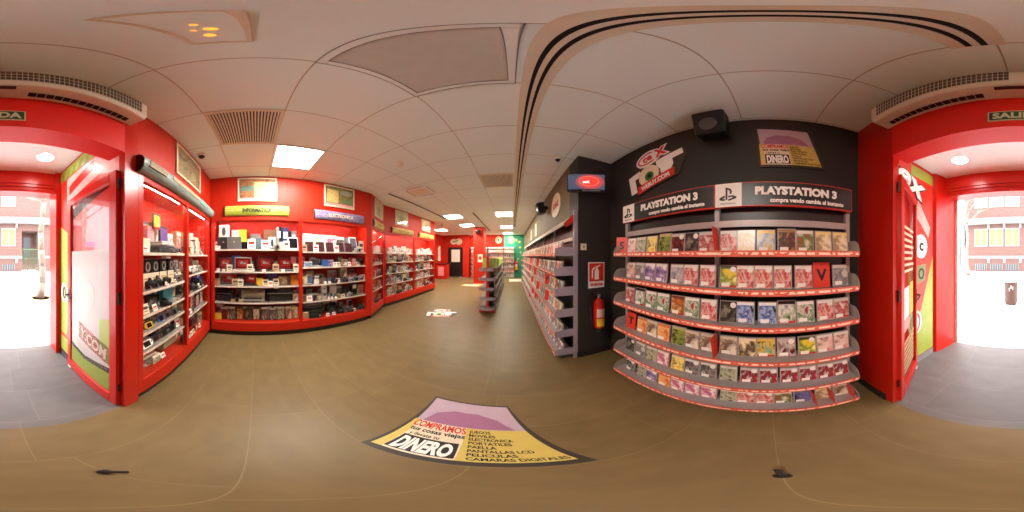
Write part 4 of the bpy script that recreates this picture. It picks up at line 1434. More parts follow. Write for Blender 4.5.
rp.color_ramp.elements[1].position = 0.45; rp.color_ramp.elements[1].color = S(226, 60, 46)
nt.links.new(gr.outputs[0], rp.inputs[0]); nt.links.new(rp.outputs[0], p.inputs['Emission Color'])
p.inputs['Emission Strength'].default_value = 0.85
p.inputs['Base Color'].default_value = (0.02, 0.02, 0.02, 1); p.inputs['Roughness'].default_value = 0.3
box('screen', scr, (-0.222, 0.222, -0.178, -0.174, -0.108, 0.113), t)
b = MB(); b.ring(0.03, 0.01, 0.12, 0.075, 0.006, -0.180, -0.177); b.build('screen_ring', emat('screen_pink', S(240, 130, 110), 0.8), t)
letters('ceX', 0.05, emat('screen_white', S(250, 236, 232), 1.0), t, -0.005, -0.180, -0.02, bold=0.002)
box('silver_trim', SILVER, (-0.05, 0.17, -0.180, -0.172, -0.134, -0.124), t)

# ---- black box speaker high on the black wall, and one on the taupe wall
def speaker(loc, rz, k, label, tilt=0.25):
    t = tag(empty('wall_speaker', loc, rz), label, 'speaker', 'black box speakers')
    box('bracket', BLACK, (-0.02 * k, 0.02 * k, -0.09 * k, 0, -0.05 * k, 0.05 * k), t)
    M = Matrix.Translation((0, -0.17 * k, -0.02 * k)) @ Matrix.Rotation(tilt, 4, 'X')
    b = MB(); b.obox((0, 0, 0), (0.24 * k, 0.17 * k, 0.28 * k), M); b.build('box', BLACK, t, 0.01 * k)
    b = MB(); b.obox((0, -0.088 * k, 0), (0.215 * k, 0.008 * k, 0.255 * k), M); b.build('grille', BLACK_FABRIC, t)
    b = MB(); p = M @ Vector((0, -0.09 * k, -0.03 * k)); q = M @ Vector((0, -0.096 * k, -0.03 * k)); b.tube(p, q, 0.07 * k, 0.07 * k, 20); b.build('cone', DARK_GREY, t)


speaker((1.335, 0.42, 2.80), -90, 1.0, 'black box speaker at the top of the black wall by the logo')
speaker((0.83, 3.76, 2.66), -90, 0.95, 'black box speaker high on the taupe wall above the long rack')

# round plaques on the taupe wall
t = tag(empty('oval_plaque', (0.83, 3.0, 2.5), -90), 'oval cream logo plaque above the near end of the long rack', 'sign')
b = MB(); b.poly(ell(0, 0, 0.32, 0.24, 30), -0.012, 0); b.build('plate', CREAM, t)
letters('cex', 0.20, RED_MURAL, t, 0, -0.0135, -0.05, bold=0.012, width=0.42)
for y, z, lab in ((5.6, 2.42, 'white plaque on the taupe wall, nearer of two past the speaker'), (6.9, 2.40, 'white plaque on the taupe wall, further of two past the speaker')):
    t = tag(empty('wall_plaque', (0.83, y, z), -90), lab, 'sign', 'white plaques on the taupe wall')
    b = MB(); b.box(-0.16, 0.16, -0.012, 0, -0.22, 0.22); b.build('plate', CREAM, t)
    b = MB(); b.ring(0, 0, 0.1, 0.13, 0.02, -0.014, -0.011); b.build('ring_print', TAN, t)

# ---- light switch, extinguisher sign, extinguisher on the pier
t = tag(empty('wall_switch', (0.905, 1.93, 1.62)), 'small white wall switch on the black pier', 'switch')
box('plate', CREAM, (-0.043, 0.043, -0.009, 0, -0.043, 0.043), t, 0.003)
box('key_switch', BLACK, (-0.008, 0.008, -0.014, -0.009, -0.012, 0.008), t)
t = tag(empty('extinguisher_sign', (1.10, 1.93, 1.24)), 'red and white fire extinguisher sign on the black pier', 'sign')
box('plate', PAPER, (-0.125, 0.125, -0.004, 0, -0.175, 0.175), t)
box('red_field', RED_MURAL, (-0.113, 0.113, -0.0055, -0.0035, -0.085, 0.163), t)
b = MB()
b.poly([(-0.03, -0.06), (0.035, -0.06), (0.035, 0.06), (0.018, 0.085), (-0.012, 0.085), (-0.03, 0.06)], -0.007, -0.005)
b.box(-0.01, 0.014, -0.007, -0.005, 0.085, 0.115).poly([(-0.01, 0.10), (0.06, 0.125), (0.06, 0.14), (-0.01, 0.118)], -0.007, -0.005)
b.poly([(-0.075, -0.04), (-0.058, -0.04), (-0.055, 0.07), (-0.02, 0.10), (-0.02, 0.118), (-0.065, 0.09), (-0.075, 0.06)], -0.007, -0.005)
b.build('white_pictogram', WHITE_MURAL, t)
letters('EXTINTOR', 0.045, RED_MURAL, t, 0, -0.0055, -0.145, bold=0.002, width=0.19)


def extinguisher(loc, rz, label, k=1.0):
    t = tag(empty('fire_extinguisher', loc, rz), label, 'fire extinguisher', None)
    b = MB(); b.lathe([(0.06 * k, 0.03 * k), (0.073 * k, 0.045 * k), (0.074 * k, 0.38 * k), (0.066 * k, 0.42 * k), (0.045 * k, 0.447 * k), (0.022 * k, 0.458 * k), (0.022 * k, 0.475 * k)], 24, (0, -0.09 * k, 0))
    b.build('cylinder', RED_GLOSS, t, smooth=True)
    b = MB(); b.lathe([(0.070 * k, 0.0), (0.076 * k, 0.005 * k), (0.076 * k, 0.045 * k), (0.07 * k, 0.05 * k)], 24, (0, -0.09 * k, 0)); b.build('base_ring', BLACK, t)
    v = MB(); v.tube((0, -0.09 * k, 0.47 * k), (0, -0.09 * k, 0.51 * k), 0.02 * k, 0.018 * k, 12)
    v.box(-0.014 * k, 0.014 * k, -0.11 * k, -0.07 * k, 0.49 * k, 0.515 * k)
    v.build('valve', SILVER, t)
    v = MB(); v.obox((0.05 * k, -0.09 * k, 0.535 * k), (0.11 * k, 0.018 * k, 0.008 * k), Matrix.Rotation(R(-12), 4, 'Y')).obox((0.03 * k, -0.09 * k, 0.508 * k), (0.10 * k, 0.018 * k, 0.008 * k), Matrix.Rotation(R(-3), 4, 'Y'))
    v.build('handle', BLACK, t)
    h = MB(); h.path([(-0.012 * k, -0.09 * k, 0.50 * k), (-0.07 * k, -0.09 * k, 0.49 * k), (-0.105 * k, -0.088 * k, 0.43 * k), (-0.118 * k, -0.086 * k, 0.34 * k), (-0.115 * k, -0.086 * k, 0.22 * k), (-0.10 * k, -0.09 * k, 0.12 * k)], 0.010 * k, 10)
    h.tube((-0.10 * k, -0.09 * k, 0.125 * k), (-0.092 * k, -0.09 * k, 0.05 * k), 0.010 * k, 0.019 * k, 12)
    h.build('hose', BLACK, t, smooth=True)

    def wrap(z0, z1, m, name):
        b = MB()
        n = 12
        vs, fs = [], []
        for i in range(n + 1):
            a = R(-140 + 100 * i / n)
            for z in (z0, z1):
                vs.append((0.0755 * k * math.cos(a), -0.09 * k + 0.0755 * k * math.sin(a), z))
        for i in range(n):
            fs.append((2 * i, 2 * i + 2, 2 * i + 3, 2 * i + 1))
        b._faces(vs, fs)
        b.build(name, m, t)
    wrap(0.21 * k, 0.33 * k, mat('pink_label_print', S(222, 176, 166), 0.4, var=0.25, scale=70), 'text_label')
    wrap(0.075 * k, 0.19 * k, YELLOW, 'yellow_label')
    box('wall_bracket', BLACK, (-0.02 * k, 0.02 * k, -0.02 * k, 0, 0.40 * k, 0.50 * k), t)
    return t


extinguisher((1.085, 1.93, 0.47), 0, 'red fire extinguisher with black hose hanging on the black pier')
extinguisher((0.30, 11.29, 0.45), 0, 'distant red fire extinguisher beside the shelving on the green wall', 1.5)

# ---- framed posters
def frame_poster(loc, rz, w_, h_, kind, label):
    t = tag(empty('framed_poster', loc, rz), label, 'framed poster', 'framed posters above the display cases')
    f = MB(); e = 0.028
    f.box(0, w_, -0.022, 0, 0, e).box(0, w_, -0.022, 0, h_ - e, h_).box(0, e, -0.022, 0, e, h_ - e).box(w_ - e, w_, -0.022, 0, e, h_ - e)
    f.build('frame', CREAM, t, 0.003)
    box('print', kind[0], (e, w_ - e, -0.010, -0.002, e, h_ - e), t)
    for nm, pts, m in kind[1]:
        b = MB(); b.poly([(e + u * (w_ - 2 * e), e + v * (h_ - 2 * e)) for u, v in pts], -0.0115, -0.009); b.build(nm, m, t)
    box('glazing', GLASS, (e, w_ - e, -0.016, -0.014, e, h_ - e), t)


def pmat(n, cols, seed, sc2=5):
    return cover_mat('poster_' + n, cols, None, None, sc2, seed, 1.5, 0.6)


PA = (pmat('brown', [S(96, 80, 56), S(150, 128, 84), S(70, 60, 44)], 3.0), [('pale_figure', [(0.5, 0.15), (0.75, 0.1), (0.8, 0.45), (0.6, 0.5)], pmat('pale', [S(176, 164, 120), S(130, 116, 84)], 9, 8))])
PB = (pmat('warm', [S(110, 70, 40), S(170, 110, 60), S(90, 60, 40)], 4.0), [
    ('teal_block', [(0.05, 0.40), (0.38, 0.44), (0.38, 0.68), (0.05, 0.62)], pmat('teal', [S(110, 150, 140), S(60, 96, 90)], 5, 9)),
    ('orange_figure', [(0.42, 0.10), (0.98, 0.14), (0.98, 0.86), (0.40, 0.86)], pmat('orange', [S(226, 170, 90), S(240, 220, 150), S(120, 100, 50)], 6, 5)),
    ('red_foot', [(0.0, 0.0), (1, 0.0), (1, 0.10), (0, 0.10)], PINK)])
PC = (pmat('olive', [S(110, 96, 50), S(150, 130, 70), S(80, 76, 40)], 7.0), [
    ('cream_page', [(0.04, 0.18), (0.44, 0.16), (0.46, 0.82), (0.06, 0.86)], pmat('page', [S(222, 196, 120), S(196, 166, 90), S(236, 214, 150)], 8, 7)),
    ('pale_cloud', ell(0.72, 0.75, 0.22, 0.14, 20), pmat('cloud', [S(190, 184, 160), S(130, 126, 110)], 10, 8)),
    ('green_block', [(0.62, 0.20), (0.95, 0.22), (0.95, 0.46), (0.62, 0.44)], pmat('green', [S(60, 100, 50), S(140, 160, 110)], 11, 9)),
    ('red_foot', [(0.0, 0.0), (1, 0.0), (1, 0.13), (0, 0.13)], PINK)])
PD = (pmat('pale_one', [S(206, 190, 140), S(226, 214, 170), S(150, 140, 100)], 12.0, 4), [('grey_figure', [(0.3, 0.2), (0.6, 0.15), (0.7, 0.6), (0.4, 0.75)], pmat('sketch', [S(200, 186, 140), S(140, 130, 96)], 13, 12))])
frame_poster((-1.5, -0.81, 2.455), 180, 0.74, 0.47, PA, 'framed brown poster above the display case beside the entrance')
frame_poster((-2.8, -0.315, 2.475), 90, 0.675, 0.475, PB, 'framed orange and teal poster above the lime sign')
frame_poster((-2.8, 1.24, 2.475), 90, 0.68, 0.47, PC, 'framed poster with cream page above the purple sign')
dx, dy = -0.45 / math.hypot(0.45, 0.85), 0.85 / math.hypot(0.45, 0.85)
RZD = math.degrees(math.atan2(dy, dx))
frame_poster((-2.8 + dx * 0.2, 2.40 + dy * 0.2, 2.475), RZD, 0.62, 0.47, PD, 'framed pale poster on the angled red wall')
frame_poster((-3.25, 3.72, 2.475), 90, 0.64, 0.47, PD, 'framed pale poster above the nearer yellow sign of the far wall')
frame_poster((-3.25, 5.24, 2.475), 90, 0.66, 0.47, PD, 'framed pale poster above the last yellow sign of the far wall')


# ---- curved fascia signs above the cases
def fascia(loc, rz, w_, h_, m, txt, tm, label, extras=(), bulge=0.075, tw=0.5):
    t = tag(empty('fascia_sign', loc, rz), label, 'sign', 'curved fascia signs above the display cases')
    pts = [(0, 0)]
    n = 10
    for i in range(n + 1):
        a = math.pi * i / n
        pts.append((-bulge * math.sin(a) - 0.004, h_ / 2 - h_ / 2 * math.cos(a)))
    pts.append((0, h_))
    b = MB(); b.side(pts, 0, w_); b.build('curved_panel', m, t)
    for x in (0, w_):
        b = MB(); b.side([(p * 1.02, q) for p, q in pts], x - 0.006, x + 0.006); b.build('end_cap', BLACK if x == 0 else m, t)
    if txt:
        letters(txt, h_ * 0.5, tm, t, w_ / 2, -bulge - 0.006, h_ * 0.32, bold=0.003, width=w_ * tw, depth=0.004)
    for nm, pts, mm in extras:
        b = MB(); b.poly([(u * w_, v * h_) for u, v in pts], -bulge - 0.008, -bulge + 0.012); b.build(nm, mm, t)


MB_LIME = pmat('lime_swirl', [S(196, 200, 70), S(150, 166, 40), S(222, 214, 110)], 21, 3)
MB_TEAL = pmat('teal_swirl', [S(120, 150, 150), S(160, 176, 168), S(90, 116, 120)], 22, 5)
MB_PURP = pmat('purple_swirl', [S(86, 66, 120), S(190, 170, 190), S(110, 96, 160), S(60, 40, 80)], 23, 12)
MB_YEL = pmat('yellow_swirl', [S(226, 190, 90), S(196, 156, 60), S(240, 216, 140)], 24, 4)
fascia((-0.90, -0.81, 2.19), 180, 1.88, 0.17, MB_TEAL, '', CREAM, 'long teal grey fascia sign over the case beside the entrance',
       [('brown_lettering', [(0.22, 0.42), (0.58, 0.36), (0.58, 0.60), (0.22, 0.66)], pmat('scrawl', [S(150, 150, 130), S(196, 170, 120), S(110, 100, 90)], 31, 30)),
        ('orange_figure', [(0.03, 0.3), (0.16, 0.3), (0.17, 0.62), (0.04, 0.7)], pmat('figs', [S(200, 150, 110), S(110, 120, 60), S(140, 70, 70)], 32, 14)),
        ('mint_figure', [(0.62, 0.28), (0.74, 0.3), (0.76, 0.7), (0.64, 0.72)], pmat('mint', [S(130, 190, 180), S(90, 140, 140)], 33, 9))])
fascia((-2.8, -0.54, 2.205), 90, 1.10, 0.19, MB_LIME, 'INFORMATICA', BLACK_INK, 'lime green fascia sign reading INFORMATICA', (), 0.04, 0.44)
fascia((-2.8, 1.04, 2.195), 90, 1.11, 0.19, MB_PURP, 'ELECTRONICA', CREAM, 'purple patterned fascia sign over the long red case', (), 0.04, 0.5)
fascia((-2.8 + dx * 0.1, 2.40 + dy * 0.1, 2.195), RZD, 0.76, 0.19, MB_YEL, '', BROWN, 'yellow fascia sign on the angled red wall', [('brown_scrawl', [(0.3, 0.35), (0.7, 0.35), (0.7, 0.6), (0.3, 0.6)], pmat('scrawl_b', [S(196, 166, 80), S(140, 104, 50)], 34, 30))], 0.04)
fascia((-3.25, 3.56, 2.195), 90, 1.10, 0.19, MB_YEL, '', BROWN, 'yellow fascia sign over the nearer bay of the far case', [('brown_scrawl', [(0.25, 0.35), (0.75, 0.35), (0.75, 0.6), (0.25, 0.6)], pmat('scrawl_c', [S(206, 170, 80), S(140, 104, 50)], 35, 30))], 0.04)
fascia((-3.25, 5.04, 2.195), 90, 1.12, 0.19, MB_YEL, '', BROWN, 'yellow fascia sign over the last bay of the far case', [('brown_scrawl', [(0.4, 0.35), (0.65, 0.35), (0.65, 0.6), (0.4, 0.6)], pmat('scrawl_d', [S(206, 170, 80), S(140, 104, 50)], 36, 30))], 0.04)

# ---- back of the shop
d3 = empty('door_3', (-3.955, 10.9, 0))
struct(d3, 'black back door with a white window pane')
f = MB(); f.box(-0.565, -0.50, -0.02, 0.1, 0, 2.12).box(0.50, 0.565, -0.02, 0.1, 0, 2.12).box(-0.50, 0.50, -0.02, 0.1, 2.05, 2.12); f.build('door_frame', BLACK, d3)
box('door_leaf', BLACK, (-0.50, 0.50, 0.02, 0.06, 0.005, 2.05), d3)
box('window_pane', mat('white_frosted_pane', S(232, 222, 204), 0.4), (-0.30, 0.34, 0.012, 0.022, 1.08, 1.95), d3)
b = MB(); b.tube((-0.42, 0.02, 1.0), (-0.42, -0.04, 1.0), 0.015, 0.015).box(-0.43, -0.32, -0.05, -0.035, 0.99, 1.01); b.build('door_handle', SILVER, d3)
t = tag(empty('oval_plaque', (-3.85, 10.9, 2.52)), 'oval cream plaque with green eye above the black back door', 'sign')
b = MB(); b.poly(ell(-0.22, 0, 0.26, 0.20), -0.012, 0).poly(ell(0.16, 0, 0.26, 0.22), -0.012, -0.001); b.build('plate', CREAM, t)
b = MB(); b.poly([(-0.3, -0.08), (0.1, 0.06), (0.1, 0.12), (-0.3, 0.0)], -0.016, -0.011); b.build('green_stripe', GREEN, t)
b = MB(); b.ring(0.17, 0.0, 0.18, 0.15, 0.03, -0.016, -0.011); b.build('ring_print', TAN, t)
for x, y, m, lab in ((-0.94, 11.3, CREAM, 'oval cream plaque with red mark on the red back wall'), (-0.05, 11.29, YELLOW_MURAL, 'oval yellow plaque on the green back wall')):
    t = tag(empty('oval_plaque', (x, y, 2.62)), lab, 'sign')
    b = MB(); b.poly(ell(0, 0, 0.22, 0.25, 26), -0.012, 0); b.build('plate', m, t)
    b = MB(); b.ring(0, 0, 0.15, 0.17, 0.03, -0.015, -0.011).poly(ell(0, 0, 0.06, 0.09, 14), -0.015, -0.011); b.build('mark', RED_MURAL if x < -0.5 else CREAM, t)
for i, (x, z, r) in enumerate(((0.30, 2.6, 0.07), (0.52, 2.48, 0.08), (0.56, 2.1, 0.08), (0.42, 1.3, 0.06), (0.60, 1.75, 0.06))):
    t = MB().poly(ell(x, z, r, r, 16), -0.008, 0).build('yellow_dot', YELLOW_MURAL)
    t.location = (0, 11.29, 0)
    tag(t, 'round yellow dot on the green wall, %s from the ceiling' % nth((2, 3, 4, 6, 5)[i] - 1), 'wall dot', 'yellow dots on the green wall')
# notice on the column
t = tag(empty('column_notice', (-1.62, 8.2, 1.38)), 'small white notice with red emblem on the red column', 'notice')
b = MB(); b.box(-0.13, 0.13, -0.008, 0, -0.2, 0.2); b.build('sheet', CREAM, t)
b = MB(); b.poly(ell(0, 0.02, 0.07, 0.1), -0.010, -0.007); b.build('emblem', RED_MURAL, t)
struct(box('baseboard_column', CREAM, (-2.0, -1.40, 8.185, 8.2, 0, 0.06)))
# narrow white leaflet stand and counter on the recess wall
t = tag(empty('leaflet_panel', (-4.95, 10.3, 0), 90), 'tall narrow white wall panel in the recess before the back door', 'wall panel')
b = MB(); b.box(-0.16, 0.16, -0.04, 0, 1.15, 2.1); b.build('panel', IVORY, t, 0.01)
b = MB(); b.box(-0.09, 0.09, -0.07, -0.04, 1.85, 2.2); b.build('header', CREAM, t)
t = tag(empty('side_counter', (-4.50, 9.9, 0)), 'small red counter with pale front panel in the recess', 'counter')
box('body', RED, (-0.38, 0.38, -0.25, 0.3, 0, 0.95), t, 0.01)
box('worktop', BLACK, (-0.40, 0.40, -0.28, 0.32, 0.95, 1.0), t)
box('pale_panel', PINK, (-0.2, 0.2, -0.256, -0.249, 0.2, 0.8), t)

# ---- tripod feet left at the edge of the picture's foot
for x, y, rz, lab in ((-0.226, -0.30, 30, 'black tripod foot on the tiles near the porch threshold'), (0.336, -0.03, -80, 'black tripod foot on the tiles before the black wall rack')):
    t = tag(empty('tripod_foot', (x, y, 0), rz), lab, 'tripod foot', 'black tripod feet on the floor')
    b = MB(); b.lathe([(0.018, 0), (0.022, 0.006), (0.018, 0.022), (0.012, 0.03)], 14); b.build('rubber_tip', BLACK_MATT, t)
    b = MB(); b.tube((0, 0, 0.02), (0, 0.05, 0.06), 0.011, 0.011, 10); b.build('leg_end', BLACK, t)

# ================================================================== DISPLAY CASES
def display_case(loc, rz, W, depth, bays, levels, label, z0=0.28, z1=2.19, end_hi=False):
    """Glazed red case set in the wall: local x along it, glass at y = 0, inside towards +y."""
    t = tag(empty('display_case', loc, rz), label, 'display case')
    box('plinth', SILL_DARK, (0.02, W - 0.02, 0.03, depth, 0, 0.10), t)
    box('base_panel', RED, (0, W, 0, depth, 0.10, z0), t, 0.006)
    box('back_panel', RED, (0, W, depth - 0.012, depth, z0, z1 + 0.01), t)
    box('side_panel', RED, (0, 0.018, 0.05, depth - 0.012, z0, z1), t)
    box('side_panel', RED, (W - 0.018, W, 0.05, depth - 0.012, z0, z1), t)
    box('top_panel', RED, (0, W, 0, depth, z1, z1 + 0.012), t)
    hd = box('head_rail', RED, (0, W, 0, 0.05, z1 - 0.06, z1), t, 0.003)
    edges = [0] + list(bays) + [W]
    for i, x in enumerate(edges):
        a, c = (x, x + 0.06) if i == 0 else ((x - 0.06, x) if i == len(edges) - 1 else (x - 0.03, x + 0.03))
        box('post', RED_GLOSS, (a, c, -0.004, 0.05, z0, z1), t, 0.003)
    for i in range(len(edges) - 1):
        a, c = edges[i] + (0.06 if i == 0 else 0.03), edges[i + 1] - (0.06 if i == len(edges) - 2 else 0.03)
        box('glass_pane', GLASS, (a, c, 0.016, 0.022, z0, z1 - 0.06), t)
        l = box('light_fitting', WHITE, (a + 0.03, c - 0.03, 0.055, 0.085, z1 - 0.03, z1 - 0.001), t)
        box('light_tube', STRIP_LIGHT, (a + 0.04, c - 0.04, 0.058, 0.082, z1 - 0.042, z1 - 0.0305), l)
        lv = levels[i]
        for z in lv:
            s = box('shelf', GLASS_SHELF, (edges[i] + 0.02, edges[i + 1] - 0.02, 0.035, depth - 0.014, z - 0.008, z), t)
            box('price_strip', TICKET, (a, c, 0.028, 0.034, z - 0.026, z + 0.002), s)
    return t


GLASS_SHELF = frost_mat('smoky_glass_shelf', S(190, 186, 176), 0.45)
TICKET = strip_mat('ticket_rail', S(214, 190, 170), S(246, 240, 230))

# ---- goods. Each builder makes one thing: local x wide, front towards -y, standing on z = 0.
def g_laptop(t, w, h, c, sm):
    d = w * 0.62
    b = MB(); b.box(-w / 2, w / 2, -d * 0.5, d * 0.5, 0, 0.018); b.build('base', c, t, 0.003)
    b = MB(); b.box(-w * 0.44, w * 0.44, -d * 0.15, d * 0.42, 0.018, 0.020); b.build('keyboard', DARK_GREY if c is not BLACK else GREY, t)
    M = Matrix.Translation((0, d * 0.5, 0.018)) @ Matrix.Rotation(R(-14), 4, 'X')
    b = MB(); b.obox((0, 0, h / 2), (w, 0.012, h), M); b.build('lid', c, t, 0.002)
    b = MB(); b.obox((0, -0.0068, h / 2), (w * 0.9, 0.002, h * 0.84), M); s = b.build('screen', sm, t)
    if sm is SCREEN_RED:
        b = MB(); b.obox((0, -0.009, h * 0.52), (w * 0.56, 0.002, h * 0.46), M); b.build('red_picture', RED_MURAL, s)
        b = MB(); b.obox((0, -0.0105, h * 0.50), (w * 0.34, 0.002, h * 0.10), M).obox((-w * 0.08, -0.0105, h * 0.6), (w * 0.14, 0.002, h * 0.12), M); b.build('white_logo', WHITE_MURAL, s)


def g_laptop_back(t, w, h, c, sm):
    """Laptop turned round: the lid's back faces the glass."""
    d = w * 0.6
    b = MB(); b.box(-w / 2, w / 2, -d * 0.2, d * 0.8, 0, 0.018); b.build('base', c, t, 0.003)
    M = Matrix.Translation((0, -d * 0.2, 0.018)) @ Matrix.Rotation(R(12), 4, 'X')
    b = MB(); b.obox((0, 0, h / 2), (w, 0.012, h), M); b.build('lid', c, t, 0.002)
    b = MB(); b.obox((0, -0.007, h * 0.55), (w * 0.12, 0.002, w * 0.12), M); b.build('lid_badge', SILVER if c is not SILVER else GREY, t)


def g_tablet(t, w, h, c, sm):
    M = Matrix.Rotation(R(-16), 4, 'X')
    b = MB(); b.obox((0, 0.006, h / 2), (w, 0.010, h), M); b.build('body', c, t, 0.003)
    b = MB(); b.obox((0, 0.0, h / 2 + h * 0.01), (w * 0.84, 0.002, h * 0.82), M); b.build('screen', sm or SCREEN_DARK, t)
    b = MB(); b.side([(0.012, 0), (0.016, 0.0), (h * 0.45, 0.0), (h * 0.42, 0.004), (h * 0.2, h * 0.5)], -0.012, 0.012); b.build('stand', ACRYLIC, t)


def g_carton(t, w, h, c, sm):
    d = min(0.09, w * 0.6)
    b = MB(); b.box(-w / 2, w / 2, 0, d, 0, h); b.build('carton', c, t, 0.002)
    b = MB(); b.box(-w * 0.44, w * 0.44, -0.0016, 0.001, h * 0.08, h * 0.92); b.build('printed_front', sm or CREAM, t)


def g_console_box(t, w, h, c, sm):
    d = 0.13
    b = MB(); b.box(-w / 2, w / 2, 0, d, 0, h); b.build('carton', c, t, 0.002)
    b = MB(); b.poly(ell(0.0, h * 0.52, w * 0.20, h * 0.32, 22), -0.002, 0.001); b.build('oval_picture', DARK_GREY, t)
    b = MB(); b.box(-w * 0.42, w * 0.42, -0.0016, 0.001, h * 0.04, h * 0.13); b.build('grey_band', sm or GREY, t)


def g_two_tone(t, w, h, c, sm):
    d = 0.07
    b = MB(); b.box(-w / 2, w / 2, 0, d, h * 0.0, h * 0.52); b.build('lower_card', sm or CREAM, t, 0.002)
    b = MB(); b.box(-w / 2, w / 2, 0.002, d, h * 0.52, h); b.build('window_box', c, t, 0.002)
    b = MB(); b.ring(0, h * 0.74, w * 0.28, h * 0.17, 0.014, -0.008, 0.006, 20); b.build('headset_band', SILVER, t)
    b = MB(); b.box(-w * 0.36, w * 0.36, -0.002, 0.0, h * 0.30, h * 0.36).box(-w * 0.36, w * 0.36, -0.002, 0.0, h * 0.18, h * 0.23); b.build('printed_lettering', TAN, t)


def g_camera(t, w, h, c, sm):
    d = 0.05
    b = MB(); b.box(-w / 2, w / 2, -d / 2, d / 2, 0, h * 0.72); b.build('body', c, t, 0.008, seg=2)
    b = MB(); b.poly([(-w * 0.18, h * 0.70), (w * 0.18, h * 0.70), (w * 0.10, h), (-w * 0.10, h)], -d * 0.4, d * 0.4); b.build('viewfinder_hump', c, t, 0.004)
    b = MB(); r = h * 0.30
    b.tube((0, -d / 2, h * 0.36), (0, -d / 2 - 0.03, h * 0.36), r, r * 0.95, 20).tube((0, -d / 2 - 0.03, h * 0.36), (0, -d / 2 - 0.055, h * 0.36), r * 0.86, r * 0.86, 20)
    b.build('lens', DARK_GREY if c is not SILVER else GREY, t)
    b = MB(); b.tube((0, -d / 2 - 0.0552, h * 0.36), (0, -d / 2 - 0.0562, h * 0.36), r * 0.66, r * 0.66, 20); b.build('front_glass', SCREEN_DARK, t)
    b = MB(); b.tube((w * 0.34, 0, h * 0.72), (w * 0.34, 0, h * 0.76), 0.008, 0.008, 10); b.build('shutter_button', SILVER, t)


def g_camcorder(t, w, h, c, sm):
    b = MB(); b.box(-w * 0.3, w * 0.3, -0.05, 0.10, 0.0, h * 0.8); b.build('body', c, t, 0.012, seg=2)
    b = MB(); b.tube((0, -0.05, h * 0.45), (0, -0.11, h * 0.45), h * 0.28, h * 0.30, 18); b.build('lens_barrel', DARK_GREY, t)
    b = MB(); b.box(w * 0.3, w * 0.36, -0.04, 0.07, h * 0.1, h * 0.7); b.build('side_screen', SILVER, t, 0.003)
    b = MB(); b.path([(0, 0.10, h * 0.8), (0, 0.07, h), (0, -0.02, h), (0, -0.045, h * 0.8)], 0.010); b.build('carry_handle', c, t)


def g_console(t, w, h, c, sm):
    b = MB(); b.box(-w / 2, w / 2, -0.07, 0.10, 0.004, h * 0.55).box(-w * 0.48, w * 0.48, -0.06, 0.095, h * 0.55, h); b.build('housing', c, t, 0.006)
    b = MB(); b.box(-w * 0.36, w * 0.1, -0.0715, -0.069, h * 0.26, h * 0.33); b.build('disc_slot', BLACK, t)
    b = MB(); b.tube((w * 0.34, -0.072, h * 0.3), (w * 0.34, -0.066, h * 0.3), h * 0.1, h * 0.1, 12); b.build('power_button', SILVER, t)
    for x in (-0.42, 0.42):
        b = MB(); b.box(w * x - 0.008, w * x + 0.008, -0.05, 0.08, 0, 0.005); b.build('foot', BLACK, t)


def g_bag(t, w, h, c, sm):
    b = MB(); d = 0.10
    b.box(-w / 2, w / 2, 0, d, 0, h); b.build('bag_body', c, t, min(h, d) * 0.22, True, 3)
    b = MB(); b.box(-w * 0.40, w * 0.40, -0.012, 0.01, h * 0.10, h * 0.55); b.build('front_pocket', c, t, 0.008, False, 2)
    b = MB(); b.path([(-w * 0.25, d / 2, h * 0.96), (-w * 0.16, d / 2, h * 1.10), (w * 0.16, d / 2, h * 1.10), (w * 0.25, d / 2, h * 0.96)], 0.009); b.build('carry_strap', BLACK_FABRIC, t)
    b = MB(); b.path([(-w * 0.46, 0.002, h * 0.66), (0, -0.006, h * 0.70), (w * 0.46, 0.002, h * 0.66)], 0.004, 6); b.build('zip', SILVER, t)


def g_printer(t, w, h, c, sm):
    b = MB(); b.side([(-0.02, 0), (0.17, 0), (0.17, h), (0.04, h), (-0.02, h * 0.62)], -w / 2, w / 2); b.build('housing', c, t, 0.008)
    b = MB(); b.box(-w * 0.36, w * 0.36, -0.07, -0.015, h * 0.12, h * 0.17); b.build('paper_tray', GREY, t)
    b = MB(); b.box(-w * 0.38, w * 0.38, -0.022, -0.018, h * 0.2, h * 0.36); b.build('outlet', DARK_GREY, t)
    b = MB(); b.box(w * 0.2, w * 0.42, -0.0, 0.03, h * 0.78, h * 0.84); b.build('control_panel', SCREEN_GREY, t)


def g_phone(t, w, h, c, sm):
    M = Matrix.Rotation(R(-18), 4, 'X')
    b = MB(); b.obox((0, 0.006, 0.012 + h / 2), (w, 0.010, h), M); b.build('body', c, t, 0.003)
    b = MB(); b.obox((0, -0.0005, 0.012 + h * 0.58), (w * 0.84, 0.002, h * 0.62), M); b.build('screen', sm or SCREEN_GREY, t)
    b = MB(); b.side([(-0.02, 0), (0.05, 0), (0.03, h * 0.4), (0.012, h * 0.4), (-0.004, 0.012), (-0.02, 0.012)], -w * 0.36, w * 0.36); b.build('stand', WHITE, t)


